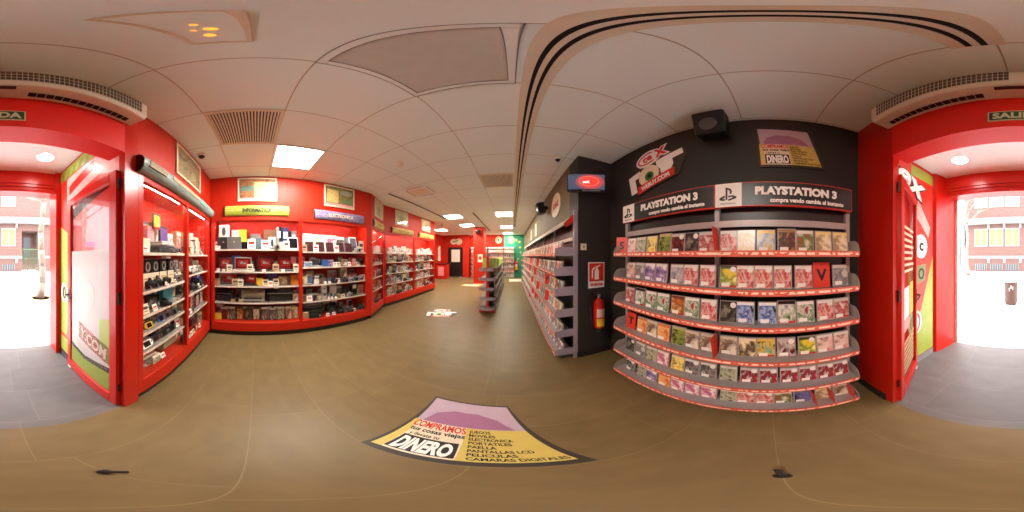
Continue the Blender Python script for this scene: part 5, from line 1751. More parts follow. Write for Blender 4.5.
def g_handheld(t, w, h, c, sm):
    M = Matrix.Rotation(R(-28), 4, 'X')
    b = MB(); q = []
    r = h / 2
    outline = ell(w / 2 - r, r, r, r, 9, -90, 90) + ell(-w / 2 + r, r, r, r, 9, 90, 270)
    b.poly(outline, -0.009, 0.009)
    o = b.build('body', c, t, 0.002); o.data.transform(M)
    b = MB(); b.box(-w * 0.26, w * 0.26, -0.0105, -0.0085, h * 0.14, h * 0.86); o = b.build('screen', sm or SCREEN_DARK, t); o.data.transform(M)
    kc = DARK_GREY if c is not BLACK else GREY
    b = MB(); b.poly(ell(w * 0.37, h * 0.55, h * 0.13, h * 0.13, 12), -0.012, -0.008); o = b.build('button', kc, t); o.data.transform(M)
    b = MB(); b.poly([(w * (-0.37 + a * 0.05), h * (0.55 + c2 * 0.13)) for a, c2 in ((-1, -.35), (-.4, -.35), (-.4, -1), (.4, -1), (.4, -.35), (1, -.35), (1, .35), (.4, .35), (.4, 1), (-.4, 1), (-.4, .35), (-1, .35))], -0.012, -0.008); o = b.build('direction_pad', kc, t); o.data.transform(M)
    b = MB(); b.side([(0.0, 0), (0.05, 0), (0.04, h * 0.55)], -0.02, 0.02); b.build('stand', ACRYLIC, t)


def g_controller(t, w, h, c, sm):
    b = MB()
    pts = [(-w * 0.30, h * 0.95), (w * 0.30, h * 0.95), (w * 0.46, h * 0.75), (w * 0.5, h * 0.2), (w * 0.42, 0), (w * 0.33, h * 0.08), (w * 0.22, h * 0.42), (-w * 0.22, h * 0.42), (-w * 0.33, h * 0.08), (-w * 0.42, 0), (-w * 0.5, h * 0.2), (-w * 0.46, h * 0.75)]
    b.poly(pts, -0.016, 0.016); o = b.build('shell', c, t, 0.007, False, 2)
    M = Matrix.Rotation(R(-20), 4, 'X'); o.data.transform(M)
    for x in (-0.14, 0.14):
        b = MB(); b.tube((w * x, -0.016, h * 0.55), (w * x, -0.03, h * 0.55), h * 0.08, h * 0.10, 12); o = b.build('thumb_stick', DARK_GREY, t); o.data.transform(M)
    b = MB()
    for a in range(4):
        b.tube((w * 0.31 + 0.016 * math.cos(R(90 * a)), -0.016, h * 0.72 + 0.016 * math.sin(R(90 * a))), (w * 0.31 + 0.016 * math.cos(R(90 * a)), -0.02, h * 0.72 + 0.016 * math.sin(R(90 * a))), 0.006, 0.006, 8)
    o = b.build('buttons', GREY, t); o.data.transform(M)
    b = MB(); b.side([(0.0, 0), (0.06, 0), (0.02, h * 0.3)], -0.02, 0.02); b.build('stand', ACRYLIC, t)


def g_case(t, w, h, c, sm):
    b = MB(); b.box(-w / 2, w / 2, 0, 0.016, 0, h); b.build('case', DARK_GREY, t, 0.001)
    b = MB(); b.box(-w * 0.46, w * 0.46, -0.0016, 0.001, 0.006, h - 0.006); b.build('cover', c, t)


def g_lens(t, w, h, c, sm):
    b = MB(); r = w / 2
    b.lathe([(r * 0.9, 0), (r, 0.01), (r, h * 0.4), (r * 0.9, h * 0.42), (r * 0.9, h * 0.6), (r, h * 0.62), (r, h)], 20); b.build('barrel', c, t)
    b = MB(); b.lathe([(r * 1.01, h * 0.66), (r * 1.03, h * 0.68), (r * 1.03, h * 0.8), (r * 1.01, h * 0.82)], 20); b.build('grip_ring', DARK_GREY, t)
    b = MB(); b.lathe([(r * 0.8, h), (r * 0.8, h + 0.003)], 20); b.build('front_glass', SCREEN_DARK, t)


def g_card(t, w, h, c, sm):
    b = MB(); b.side([(-0.012, 0), (0.012, h), (0.014, h), (-0.009, 0.002), (0.04, 0.002), (0.04, 0)], -w / 2, w / 2); b.build('folded_card', c, t)
    b = MB()
    M = Matrix.Translation((0, -0.012, 0)) @ Matrix.Rotation(-math.atan2(0.024, h), 4, 'X')
    b.obox((0, -0.0012, h * 0.62), (w * 0.7, 0.001, h * 0.26), M).obox((0, -0.0012, h * 0.28), (w * 0.5, 0.001, h * 0.08), M)
    b.build('printed_price', DARK_GREY if c is not PAPER else RED_MURAL, t)


def g_speaker(t, w, h, c, sm):
    b = MB(); b.box(-w / 2, w / 2, 0, w * 0.8, 0, h); b.build('cabinet', c, t, 0.006)
    for z, r in ((0.32, 0.34), (0.76, 0.2)):
        b = MB(); b.tube((0, 0.001, h * z), (0, -0.006, h * z), w * r, w * r * 0.9, 18); b.build('driver', GREY, t)


def g_tripod(t, w, h, c, sm):
    for a in (90, 210, 330):
        b = MB(); b.tube((0, 0.06, h * 0.7), (w * 0.5 * math.cos(R(a)), 0.06 + w * 0.35 * math.sin(R(a)), 0.0), 0.007, 0.006, 8)
        b.build('leg', c, t)
    b = MB(); b.tube((0, 0.06, h * 0.66), (0, 0.06, h * 0.92), 0.012, 0.012, 10); b.build('column', SILVER, t)
    b = MB(); b.box(-0.035, 0.035, 0.03, 0.09, h * 0.92, h); b.build('head', BLACK, t, 0.004)


def g_binder(t, w, h, c, sm):
    b = MB(); b.box(-w / 2, w / 2, 0, 0.14, 0, h); b.build('spine_cover', c, t, 0.003)
    b = MB(); b.box(-w * 0.3, w * 0.3, -0.0015, 0.001, h * 0.5, h * 0.8); b.build('spine_label', PAPER, t)


def g_memory(t, w, h, c, sm):
    b = MB(); b.box(-w / 2, w / 2, 0, 0.004, 0, h); o = b.build('blister_card', c, t, 0.001)
    b = MB(); b.box(-w * 0.26, w * 0.26, -0.005, 0.0, h * 0.16, h * 0.56); b.build('memory_card', sm or DARK_GREY, t)


GOODS = {'laptop': (g_laptop, 'open laptop', 'laptop'), 'lidback': (g_laptop_back, 'laptop turned lid out', 'laptop'), 'tablet': (g_tablet, 'tablet', 'tablet'),
         'carton': (g_carton, 'carton', 'box'), 'console_box': (g_console_box, 'carton with oval picture', 'box'), 'headset_box': (g_two_tone, 'headset box', 'box'),
         'camera': (g_camera, 'camera', 'camera'), 'camcorder': (g_camcorder, 'camcorder', 'camcorder'), 'console': (g_console, 'game console', 'game console'),
         'camera_bag': (g_bag, 'padded bag', 'bag'), 'printer': (g_printer, 'printer', 'printer'), 'phone': (g_phone, 'phone on stand', 'phone'),
         'handheld': (g_handheld, 'handheld console', 'handheld console'), 'controller': (g_controller, 'game controller', 'controller'), 'disc_case': (g_case, 'disc case', 'disc case'),
         'lens': (g_lens, 'camera lens', 'lens'), 'price_card': (g_card, 'price card', 'price card'), 'speaker_box': (g_speaker, 'small speaker', 'speaker'),
         'mini_tripod': (g_tripod, 'small tripod', 'tripod'), 'binder': (g_binder, 'upright folder', 'folder'), 'memory_pack': (g_memory, 'memory card pack', 'memory card')}
NAMES = {'laptop': 'laptop', 'lidback': 'laptop', 'carton': 'carton', 'phone': 'phone'}
CC = {'white': WHITE, 'cream': CREAM, 'tan': TAN, 'black': BLACK, 'charcoal': DARK_GREY, 'grey': GREY, 'silver': SILVER, 'maroon': MAROON, 'teal': TEAL, 'navy': NAVY, 'blue': BLUE,
      'yellow': YELLOW, 'orange': ORANGE, 'lime': LIME, 'green': GREEN, 'pink': PINK, 'brown': BROWN, 'purple': PURPLE, 'beige': BEIGE, 'black cloth': BLACK_FABRIC, 'red': RED_PLASTIC, 'paper white': PAPER}
for kk in INKS:
    CC['@' + kk] = COVERS[kk]
SCR = {'r': SCREEN_RED, 'd': SCREEN_DARK, 'g': SCREEN_GREY, '': None}
PROTO = {}
PENDING = []
LIMITS = {'door bay of entrance case': (0.03, 0.89), 'corner bay of entrance case': (0.91, 1.84), 'bay under lime sign': (0.03, 1.57), 'bay under purple sign': (1.59, 3.07),
          'angled narrow case': (0.05, 0.91), 'near bay of far case': (0.03, 1.49), 'last bay of far case': (1.51, 3.06)}


def put(case, kind, col, px, w_, h_, y, z, where, scr='', lift=0.0, along=None):
    """Stand one thing in a case, its middle seen in column PX of the photograph, Y metres behind the glass."""
    fn, noun, cat = GOODS[kind]
    o = case.location
    rz = case.rotation_euler.z
    ux, uy = math.cos(rz), math.sin(rz)
    vx, vy = -uy, ux
    dx_, dy_ = ray(px)
    ax, ay = o.x + vx * y, o.y + vy * y
    det = ux * -dy_ + dx_ * uy
    u = (-ax * -dy_ + -dx_ * ay) / det if abs(det) > 1e-9 else 0
    if along is not None:
        u = along
    lo, hi = LIMITS.get(where[0], (0.03, 9))
    u = max(lo + w_ / 2 + 0.01, min(hi - w_ / 2 - 0.01, u))
    key = (kind, col, round(w_, 3), round(h_, 3), scr)
    if key in PROTO:
        t = copy_tree(PROTO[key])
    else:
        t = empty(NAMES.get(kind, kind))
        sm = SCR.get(scr) if scr in SCR else CC[scr]
        fn(t, w_, h_, CC[col], sm)
        PROTO[key] = t
        bpy.context.view_layer.update()
    t.location = (ax + ux * u, ay + uy * u, z + lift)
    t.rotation_euler = (0, 0, rz)
    cname = INKS[col[1:]][0].split(' and ')[0] if col[0] == '@' else col
    if kind in ('laptop', 'tablet') and scr == 'r':
        noun += ' with red screen'
    PENDING.append((t, cname, noun, cat, where, u, z, w_, y))
    return t


SHN = {6: ['bottom', 'fifth', 'fourth', 'third', 'second', 'top'], 5: ['bottom', 'fourth', 'third', 'second', 'top']}


def fill(case, bay, levels, rows):
    n = len(levels)
    for li, z in enumerate(levels):
        for e in rows[li]:
            kind, col, px, w_, h_, y = e[:6]
            scr = e[6] if len(e) > 6 else ''
            lift = e[7] if len(e) > 7 else 0.0
            put(case, kind, col, px, w_, h_, y, z + 0.001, (bay, SHN[n][li]), scr, lift)


# ---- A: case beside the entrance
LA1 = [0.335, 0.60, 0.81, 0.985, 1.20, 1.53]
LA2 = [0.30, 0.68, 0.985, 1.25, 1.52]
cA = display_case((-0.92, -0.812, 0), 180, 1.876, 0.43, [0.90], [LA1[1:], LA2[1:]], 'tall red glazed display case beside the entrance door', 0.30)
BA1, BA2 = 'door bay of entrance case', 'corner bay of entrance case'
fill(cA, BA1, LA1, [
    [('carton', 'tan', 148.5, 0.22, 0.15, 0.08, '@mono'), ('carton', 'cream', 157, 0.12, 0.10, 0.06, '@whitegreen'), ('camera_bag', 'beige', 171, 0.36, 0.22, 0.14), ('price_card', 'paper white', 163, 0.07, 0.06, 0.07)],
    [('handheld', 'white', 148, 0.17, 0.075, 0.07), ('handheld', 'charcoal', 157, 0.16, 0.075, 0.08), ('handheld', 'black', 165.5, 0.16, 0.075, 0.08), ('handheld', 'black', 172.5, 0.16, 0.075, 0.08), ('price_card', 'paper white', 179, 0.10, 0.10, 0.10), ('tablet', 'white', 181.5, 0.12, 0.13, 0.16, 'd')],
    [('handheld', 'yellow', 150, 0.12, 0.06, 0.07), ('handheld', 'blue', 162, 0.13, 0.07, 0.08), ('handheld', 'charcoal', 168, 0.12, 0.06, 0.08)] + [('memory_pack', 'brown' if i % 2 else 'tan', 143.5 + 4.1 * i, 0.055, 0.10, 0.20) for i in range(10)] + [('carton', 'charcoal', 183, 0.08, 0.12, 0.22, 'tan')],
    [('carton', 'black', 152.5, 0.15, 0.13, 0.10, '@black'), ('price_card', 'paper white', 155, 0.07, 0.06, 0.05), ('carton', 'teal', 168, 0.20, 0.15, 0.15, 'teal'), ('carton', 'pink', 145, 0.08, 0.11, 0.14, 'pink'), ('price_card', 'cream', 145.5, 0.09, 0.09, 0.06), ('disc_case', '@tan', 178.5, 0.13, 0.16, 0.16), ('disc_case', '@sand', 183.5, 0.12, 0.15, 0.2), ('controller', 'black', 161, 0.13, 0.09, 0.2)],
    [('camera', 'black', 149, 0.12, 0.10, 0.10), ('camera', 'charcoal', 156.5, 0.11, 0.11, 0.10), ('camera', 'black', 163.5, 0.12, 0.12, 0.12), ('controller', 'black', 171, 0.14, 0.10, 0.14), ('price_card', 'paper white', 152.5, 0.05, 0.035, 0.05), ('price_card', 'paper white', 160, 0.05, 0.035, 0.05), ('price_card', 'paper white', 167, 0.05, 0.035, 0.05), ('camera', 'silver', 178.5, 0.12, 0.09, 0.16), ('price_card', 'cream', 175.5, 0.05, 0.035, 0.06), ('controller', 'white', 184, 0.15, 0.11, 0.2)],
    [('console', 'charcoal', 163, 0.34, 0.07, 0.13), ('console', 'silver', 163.5, 0.26, 0.05, 0.13, '', 0.071), ('camera', 'black', 160, 0.19, 0.15, 0.24, '', 0.0), ('laptop', 'silver', 174.5, 0.26, 0.22, 0.24, 'g'), ('carton', 'cream', 146, 0.13, 0.14, 0.15, 'cream'), ('carton', 'pink', 151, 0.12, 0.30, 0.26, 'pink'), ('carton', 'beige', 155.5, 0.12, 0.36, 0.27, '@tan'), ('disc_case', '@lime', 157, 0.13, 0.18, 0.22, '', 0.27), ('price_card', 'paper white', 168, 0.12, 0.05, 0.08), ('carton', 'charcoal', 179, 0.18, 0.34, 0.27, 'purple'), ('camera', 'silver', 183, 0.13, 0.10, 0.15)],
])
for i, px in enumerate((147.5, 155.5, 163.5, 171)):
    put(cA, 'headset_box', 'black', px, 0.125, 0.27, 0.10, LA1[4] + 0.001, (BA1, 'second'))
fill(cA, BA1, [LA1[4]] * 5, [[('controller', 'white', 178, 0.16, 0.11, 0.14), ('camera_bag', 'beige', 183, 0.2, 0.15, 0.2)], [], [], [], []]) if False else None
for kind, col, px, w_, h_, y in (('controller', 'white', 178.5, 0.16, 0.11, 0.14), ('camera_bag', 'beige', 182.5, 0.20, 0.16, 0.22)):
    put(cA, kind, col, px, w_, h_, y, LA1[4] + 0.001, (BA1, 'second'))
fill(cA, BA2, LA2, [
    [('camera_bag', 'black cloth', 193.5, 0.24, 0.24, 0.18), ('carton', 'brown', 198.5, 0.16, 0.20, 0.16, '@reddark'), ('carton', 'tan', 203, 0.18, 0.17, 0.14, '@mono'), ('price_card', 'paper white', 191.5, 0.07, 0.07, 0.06), ('price_card', 'paper white', 199.8, 0.07, 0.07, 0.06), ('carton', 'red', 206.3, 0.14, 0.2, 0.2, '@soccer')],
    [('carton', 'red', 192.5, 0.18, 0.24, 0.16, '@redwhite'), ('disc_case', '@redgrey', 197.5, 0.13, 0.19, 0.10), ('disc_case', '@tan', 201, 0.13, 0.19, 0.12), ('disc_case', '@mono', 204, 0.13, 0.19, 0.14), ('carton', 'charcoal', 206.6, 0.13, 0.22, 0.2, '@bluered')],
    [('camera', 'charcoal', 192, 0.15, 0.12, 0.12), ('camcorder', 'black', 196.3, 0.16, 0.13, 0.16), ('price_card', 'cream', 199.5, 0.09, 0.07, 0.08), ('carton', 'blue', 203.5, 0.2, 0.15, 0.14, 'blue'), ('disc_case', '@ice', 206.8, 0.13, 0.18, 0.18)],
    [('controller', 'white', 192, 0.16, 0.11, 0.10), ('controller', 'white', 196.3, 0.16, 0.11, 0.14), ('controller', 'beige', 200.3, 0.16, 0.11, 0.12), ('handheld', 'silver', 203.8, 0.16, 0.08, 0.12), ('carton', 'cream', 206.7, 0.12, 0.17, 0.2, '@silver')],
    [('binder', 'cream', 192, 0.10, 0.34, 0.18), ('camera_bag', 'beige', 196.5, 0.24, 0.28, 0.2), ('carton', 'cream', 202.6, 0.18, 0.30, 0.2, '@sand'), ('mini_tripod', 'silver', 196.8, 0.22, 0.22, 0.06), ('carton', 'white', 206, 0.16, 0.24, 0.18, 'cream')],
])

# ---- B: long case, two bays
LB1 = [0.285, 0.66, 0.965, 1.225, 1.62]
LB2 = [0.285, 0.64, 0.965, 1.295, 1.58]
cB = display_case((-2.80, -0.79, 0), 90, 3.10, 0.47, [1.58], [LB1[1:], LB2[1:]], 'long red glazed display case of electronics opposite the black wall rack', 0.28)
B1, B2 = 'bay under lime sign', 'bay under purple sign'
fill(cB, B1, LB1, [
    [('carton', 'grey', 217.5, 0.15, 0.30, 0.22, '@lilac'), ('carton', 'yellow', 217.8, 0.12, 0.12, 0.08, 'yellow')] + [('disc_case', c, 224 + 4.05 * i, 0.115, 0.27 if i % 3 else 0.25, 0.12 + 0.03 * (i % 2)) for i, c in enumerate(('@reddark', '@tan', '@mono', '@black', '@gold', '@reddark', '@black', '@brown', '@grass', '@brown', '@mono', '@silver', '@mono', '@silver', '@sage', '@silver', '@tan', '@mono', '@sand'))],
    [('camera_bag', 'black cloth', 222, 0.30, 0.21, 0.12), ('camera', 'black', 237.5, 0.16, 0.13, 0.12), ('carton', 'tan', 236.5, 0.20, 0.05, 0.06, 'tan'), ('printer', 'beige', 253, 0.42, 0.22, 0.14), ('camera_bag', 'black cloth', 280, 0.52, 0.22, 0.12), ('carton', 'beige', 296, 0.10, 0.13, 0.10, '@tan'), ('price_card', 'paper white', 276.5, 0.08, 0.04, 0.10, '', 0.248), ('disc_case', '@mono', 298.5, 0.12, 0.18, 0.24)],
    [('carton', 'beige', 216.8, 0.10, 0.13, 0.10, 'tan'), ('laptop', 'grey', 228.5, 0.27, 0.19, 0.12, 'r'), ('price_card', 'tan', 235, 0.11, 0.13, 0.05), ('price_card', 'cream', 240.5, 0.10, 0.12, 0.05), ('laptop', 'charcoal', 251, 0.26, 0.18, 0.14, 'r'), ('carton', 'yellow', 259.8, 0.12, 0.14, 0.08, 'yellow'), ('price_card', 'cream', 265.5, 0.10, 0.12, 0.08), ('price_card', 'paper white', 270.5, 0.08, 0.09, 0.05), ('price_card', 'cream', 276, 0.10, 0.13, 0.08), ('carton', 'tan', 283, 0.16, 0.16, 0.14, '@sand'), ('carton', 'grey', 289.5, 0.14, 0.13, 0.18, '@silver'), ('carton', 'orange', 296.5, 0.13, 0.19, 0.10, 'orange'), ('console', 'charcoal', 268, 0.30, 0.06, 0.24, '', 0.0), ('carton', 'charcoal', 272, 0.22, 0.2, 0.28, 'purple')],
    [('laptop', 'charcoal', 224, 0.28, 0.24, 0.14, 'r'), ('price_card', 'cream', 229.5, 0.10, 0.12, 0.06), ('carton', 'blue', 236, 0.16, 0.28, 0.28, 'blue'), ('laptop', 'white', 242.5, 0.32, 0.24, 0.12, 'r'), ('price_card', 'cream', 250, 0.11, 0.13, 0.05), ('laptop', 'maroon', 266, 0.31, 0.25, 0.14, 'r'), ('price_card', 'tan', 275.8, 0.11, 0.13, 0.06), ('laptop', 'black', 287, 0.32, 0.24, 0.14, 'r'), ('price_card', 'cream', 296, 0.10, 0.13, 0.05), ('carton', 'pink', 296.5, 0.10, 0.26, 0.26, 'pink'), ('price_card', 'paper white', 218, 0.06, 0.05, 0.04), ('price_card', 'paper white', 223.5, 0.05, 0.04, 0.04), ('price_card', 'paper white', 234, 0.05, 0.04, 0.04), ('price_card', 'paper white', 264, 0.06, 0.04, 0.04), ('price_card', 'paper white', 283, 0.06, 0.04, 0.04)],
    [('carton', 'grey', 223.5, 0.26, 0.21, 0.24, 'charcoal'), ('console_box', 'white', 223.8, 0.20, 0.27, 0.25, '', 0.211), ('carton', 'silver', 235.5, 0.15, 0.38, 0.26, 'white'), ('carton', 'lime', 242.5, 0.16, 0.38, 0.26, 'lime'), ('lidback', 'charcoal', 224, 0.22, 0.20, 0.08), ('lidback', 'grey', 234.5, 0.25, 0.20, 0.06), ('price_card', 'paper white', 217.5, 0.11, 0.14, 0.04), ('tablet', 'black', 244.8, 0.13, 0.14, 0.06, 'd'), ('price_card', 'paper white', 251.5, 0.14, 0.18, 0.05), ('tablet', 'charcoal', 258, 0.15, 0.22, 0.10, 'g'), ('carton', 'grey', 255.5, 0.20, 0.16, 0.26, 'silver', 0.14), ('carton', 'grey', 255.5, 0.20, 0.139, 0.26, 'charcoal'), ('carton', 'brown', 270, 0.24, 0.38, 0.26, 'brown'), ('price_card', 'paper white', 265.5, 0.15, 0.16, 0.05), ('console_box', 'white', 272.2, 0.13, 0.22, 0.10), ('camera', 'silver', 277, 0.12, 0.11, 0.06), ('carton', 'white', 281.5, 0.09, 0.13, 0.07, 'cream'), ('binder', 'black', 280, 0.05, 0.44, 0.24), ('binder', 'navy', 285.5, 0.13, 0.42, 0.22), ('binder', 'silver', 278, 0.05, 0.43, 0.24), ('carton', 'maroon', 291, 0.11, 0.36, 0.26, 'maroon'), ('binder', 'grey', 294.5, 0.10, 0.36, 0.24), ('price_card', 'cream', 286.5, 0.11, 0.15, 0.05), ('tablet', 'white', 294.5, 0.19, 0.235, 0.08, 'd')],
])
fill(cB, B2, LB2, [
    [('printer', 'charcoal', 313, 0.42, 0.17, 0.18), ('console', 'black', 314.5, 0.24, 0.16, 0.09), ('carton', 'cream', 306, 0.10, 0.12, 0.07, 'tan'), ('printer', 'grey', 313, 0.36, 0.10, 0.20, '', 0.172), ('camcorder', 'charcoal', 330, 0.16, 0.20, 0.20), ('price_card', 'paper white', 328, 0.07, 0.06, 0.05), ('price_card', 'paper white', 334, 0.07, 0.06, 0.06), ('camera', 'black', 340.5, 0.17, 0.14, 0.10), ('camcorder', 'silver', 346, 0.14, 0.13, 0.16), ('camera', 'charcoal', 350.5, 0.14, 0.12, 0.10), ('price_card', 'cream', 354.5, 0.08, 0.06, 0.06), ('camera', 'black', 358, 0.15, 0.12, 0.12), ('lens', 'black', 361.5, 0.08, 0.12, 0.12), ('camera', 'grey', 365, 0.15, 0.12, 0.12), ('camera_bag', 'black cloth', 332, 0.26, 0.17, 0.28)],
    [('carton', 'tan', 305, 0.10, 0.12, 0.08, 'brown'), ('price_card', 'paper white', 309.5, 0.11, 0.10, 0.06), ('lens', 'charcoal', 314, 0.08, 0.10, 0.08), ('speaker_box', 'white', 324.5, 0.10, 0.27, 0.14), ('phone', 'black', 329, 0.055, 0.12, 0.06), ('phone', 'charcoal', 332, 0.055, 0.11, 0.06), ('phone', 'black', 336, 0.06, 0.09, 0.06), ('console', 'white', 316, 0.36, 0.09, 0.26), ('carton', 'silver', 333, 0.18, 0.24, 0.26, 'white'), ('price_card', 'cream', 343, 0.10, 0.07, 0.06), ('carton', 'black', 346.5, 0.14, 0.16, 0.24, 'charcoal'), ('binder', 'black', 354.5, 0.16, 0.28, 0.14), ('camera', 'silver', 349.5, 0.13, 0.10, 0.08), ('camera_bag', 'beige', 360, 0.2, 0.16, 0.14), ('carton', 'pink', 365.5, 0.14, 0.2, 0.14, '@redwhite')],
    [('carton', 'tan', 304.8, 0.11, 0.15, 0.08, '@sand'), ('carton', 'cream', 309, 0.10, 0.17, 0.12, 'blue'), ('lens', 'white', 316.5, 0.10, 0.16, 0.10), ('phone', 'charcoal', 325.5, 0.06, 0.11, 0.06), ('phone', 'silver', 330, 0.06, 0.10, 0.06), ('camera', 'black', 334.5, 0.13, 0.11, 0.06), ('price_card', 'paper white', 338, 0.09, 0.09, 0.05), ('carton', 'brown', 343.5, 0.17, 0.30, 0.16, '@tan'), ('camera', 'charcoal', 345, 0.14, 0.11, 0.05), ('camera', 'silver', 350, 0.13, 0.11, 0.08), ('camera', 'grey', 355, 0.14, 0.12, 0.10), ('camera', 'silver', 360, 0.14, 0.12, 0.10), ('price_card', 'cream', 365, 0.12, 0.12, 0.08), ('camera_bag', 'beige', 321, 0.16, 0.10, 0.18), ('carton', 'red', 352, 0.3, 0.14, 0.28, 'pink')],
    [('carton', 'white', 308, 0.16, 0.10, 0.10, '@ice'), ('laptop', 'silver', 316.5, 0.22, 0.13, 0.12, 'g'), ('carton', 'blue', 325, 0.13, 0.14, 0.10, 'blue'), ('carton', 'purple', 330.5, 0.13, 0.14, 0.12, '@lilac'), ('price_card', 'paper white', 335, 0.09, 0.08, 0.05), ('price_card', 'cream', 338.5, 0.09, 0.08, 0.06), ('carton', 'brown', 344, 0.16, 0.15, 0.10, '@tan'), ('price_card', 'paper white', 349.5, 0.08, 0.08, 0.05), ('carton', 'red', 354, 0.12, 0.15, 0.12, '@redwhite'), ('price_card', 'cream', 358, 0.08, 0.08, 0.06), ('carton', 'white', 362, 0.12, 0.13, 0.12, '@redwhite'), ('carton', 'red', 366, 0.12, 0.14, 0.12, 'cream')],
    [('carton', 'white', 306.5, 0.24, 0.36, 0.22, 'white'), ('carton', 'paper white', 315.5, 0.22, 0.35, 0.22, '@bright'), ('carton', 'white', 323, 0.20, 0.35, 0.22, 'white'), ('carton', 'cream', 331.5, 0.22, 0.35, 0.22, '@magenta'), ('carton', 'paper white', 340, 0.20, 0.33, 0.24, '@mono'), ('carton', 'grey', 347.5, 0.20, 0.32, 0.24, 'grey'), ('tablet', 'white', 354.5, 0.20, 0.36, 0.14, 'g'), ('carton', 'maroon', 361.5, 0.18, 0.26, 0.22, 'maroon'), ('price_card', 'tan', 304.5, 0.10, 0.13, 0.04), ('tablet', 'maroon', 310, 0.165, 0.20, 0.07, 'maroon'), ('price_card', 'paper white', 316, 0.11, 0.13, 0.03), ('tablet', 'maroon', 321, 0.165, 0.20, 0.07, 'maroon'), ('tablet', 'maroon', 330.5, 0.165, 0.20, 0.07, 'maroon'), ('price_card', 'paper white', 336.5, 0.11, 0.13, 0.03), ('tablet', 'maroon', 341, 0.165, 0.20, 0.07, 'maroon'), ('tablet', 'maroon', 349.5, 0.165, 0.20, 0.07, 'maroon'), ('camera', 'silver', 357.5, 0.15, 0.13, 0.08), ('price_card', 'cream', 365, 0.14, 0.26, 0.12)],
])

B2x = LB2
for i, (kind, col, px, w_, h_) in enumerate((('camera', 'brown', 307, 0.13, 0.10), ('carton', 'cream', 313.5, 0.12, 0.15), ('camera', 'black', 318.5, 0.12, 0.10), ('lens', 'white', 323.5, 0.06, 0.09), ('lens', 'tan', 328.5, 0.07, 0.09), ('camera', 'black', 334.5, 0.15, 0.11), ('camera', 'beige', 341, 0.12, 0.10), ('camera', 'charcoal', 346, 0.12, 0.09), ('camera', 'grey', 351, 0.13, 0.11), ('camera', 'silver', 356.5, 0.13, 0.12), ('camera', 'silver', 361.5, 0.13, 0.12), ('price_card', 'cream', 366, 0.10, 0.10))):
    put(cB, kind, col, px, w_, h_, 0.24 if i % 2 else 0.26, LB2[3] + 0.001, (B2, 'second'), lift=0.0)

# back rows of cartons behind the front goods
q = random.Random(31)
for case, bay, levels, dep, cols, fill_h in ((cA, BA1, LA1, 0.325, ('charcoal', 'tan', 'cream', 'grey', 'brown', 'maroon'), 0.88), (cA, BA2, LA2, 0.325, ('cream', 'tan', 'white', 'grey', 'tan'), 0.88),
                                             (cB, B1, LB1, 0.362, ('charcoal', 'grey', 'maroon', 'brown', 'silver'), 0.66), (cB, B2, LB2, 0.362, ('grey', 'cream', 'silver', 'tan', 'charcoal', 'white'), 0.66)):
    lo, hi = LIMITS[bay]
    for li, z in enumerate(levels):
        if li == len(levels) - 1 and case == cB or (bay == B1 and li < 1):
            continue
        gap = (levels[li + 1] if li + 1 < len(levels) else 2.15) - z
        u = lo + 0.02
        while u < hi - 0.16:
            w_ = q.choice((0.12, 0.15, 0.18))
            h_ = round(min(0.42, gap * fill_h) * q.choice((0.7, 0.85, 1.0)), 2)
            col = q.choice(cols)
            o = put(case, 'carton', col, 300, w_, h_, dep, z + 0.001, (bay, SHN[len(levels)][li]), '@' + q.choice(('mono', 'tan', 'silver', 'redgrey', 'whitegreen', 'sand', 'black', 'bluered')), 0.0, u + w_ / 2)
            u += w_ + q.choice((0.02, 0.05, 0.12))

# small goods in the gaps of the front rows
SMALL = [('price_card', 'paper white', .07, .06, ''), ('memory_pack', 'brown', .055, .10, ''), ('handheld', 'charcoal', .13, .065, ''), ('carton', 'tan', .09, .08, '@mono'), ('camera', 'black', .11, .085, ''),
         ('controller', 'charcoal', .14, .09, ''), ('carton', 'charcoal', .10, .09, '@tan'), ('phone', 'black', .055, .10, 'g'), ('price_card', 'cream', .08, .07, ''), ('carton', 'brown', .08, .10, '@sand'), ('memory_pack', 'tan', .055, .10, '')]
for case, bay, levels, lis in ((cA, BA1, LA1, (0, 1, 2, 3, 4, 5)), (cA, BA2, LA2, (0, 1, 2, 3, 4)), (cB, B1, LB1, (1, 2, 3)), (cB, B2, LB2, (0, 1, 2))):
    lo, hi = LIMITS[bay]
    for li in lis:
        wh = (bay, SHN[len(levels)][li])
        for y in (0.065, 0.20):
            u = lo + 0.02
            k = (li * 3 + int(y * 100)) % len(SMALL)
            while u < hi - 0.05:
                kind, col, w_, h_, scr = SMALL[k % len(SMALL)]
                m_ = u + w_ / 2 + 0.006
                if m_ + w_ / 2 + 0.01 > hi:
                    break
                if any(e[4] == wh and abs(e[5] - m_) < (e[7] + w_) / 2 + 0.004 and abs(e[8] - y) < 0.105 for e in PENDING):
                    u += 0.02
                    continue
                put(case, kind, col, 300, w_, h_, y, levels[li] + 0.001, wh, scr, 0.0, m_)
                u += w_ + 0.025
                k += 1

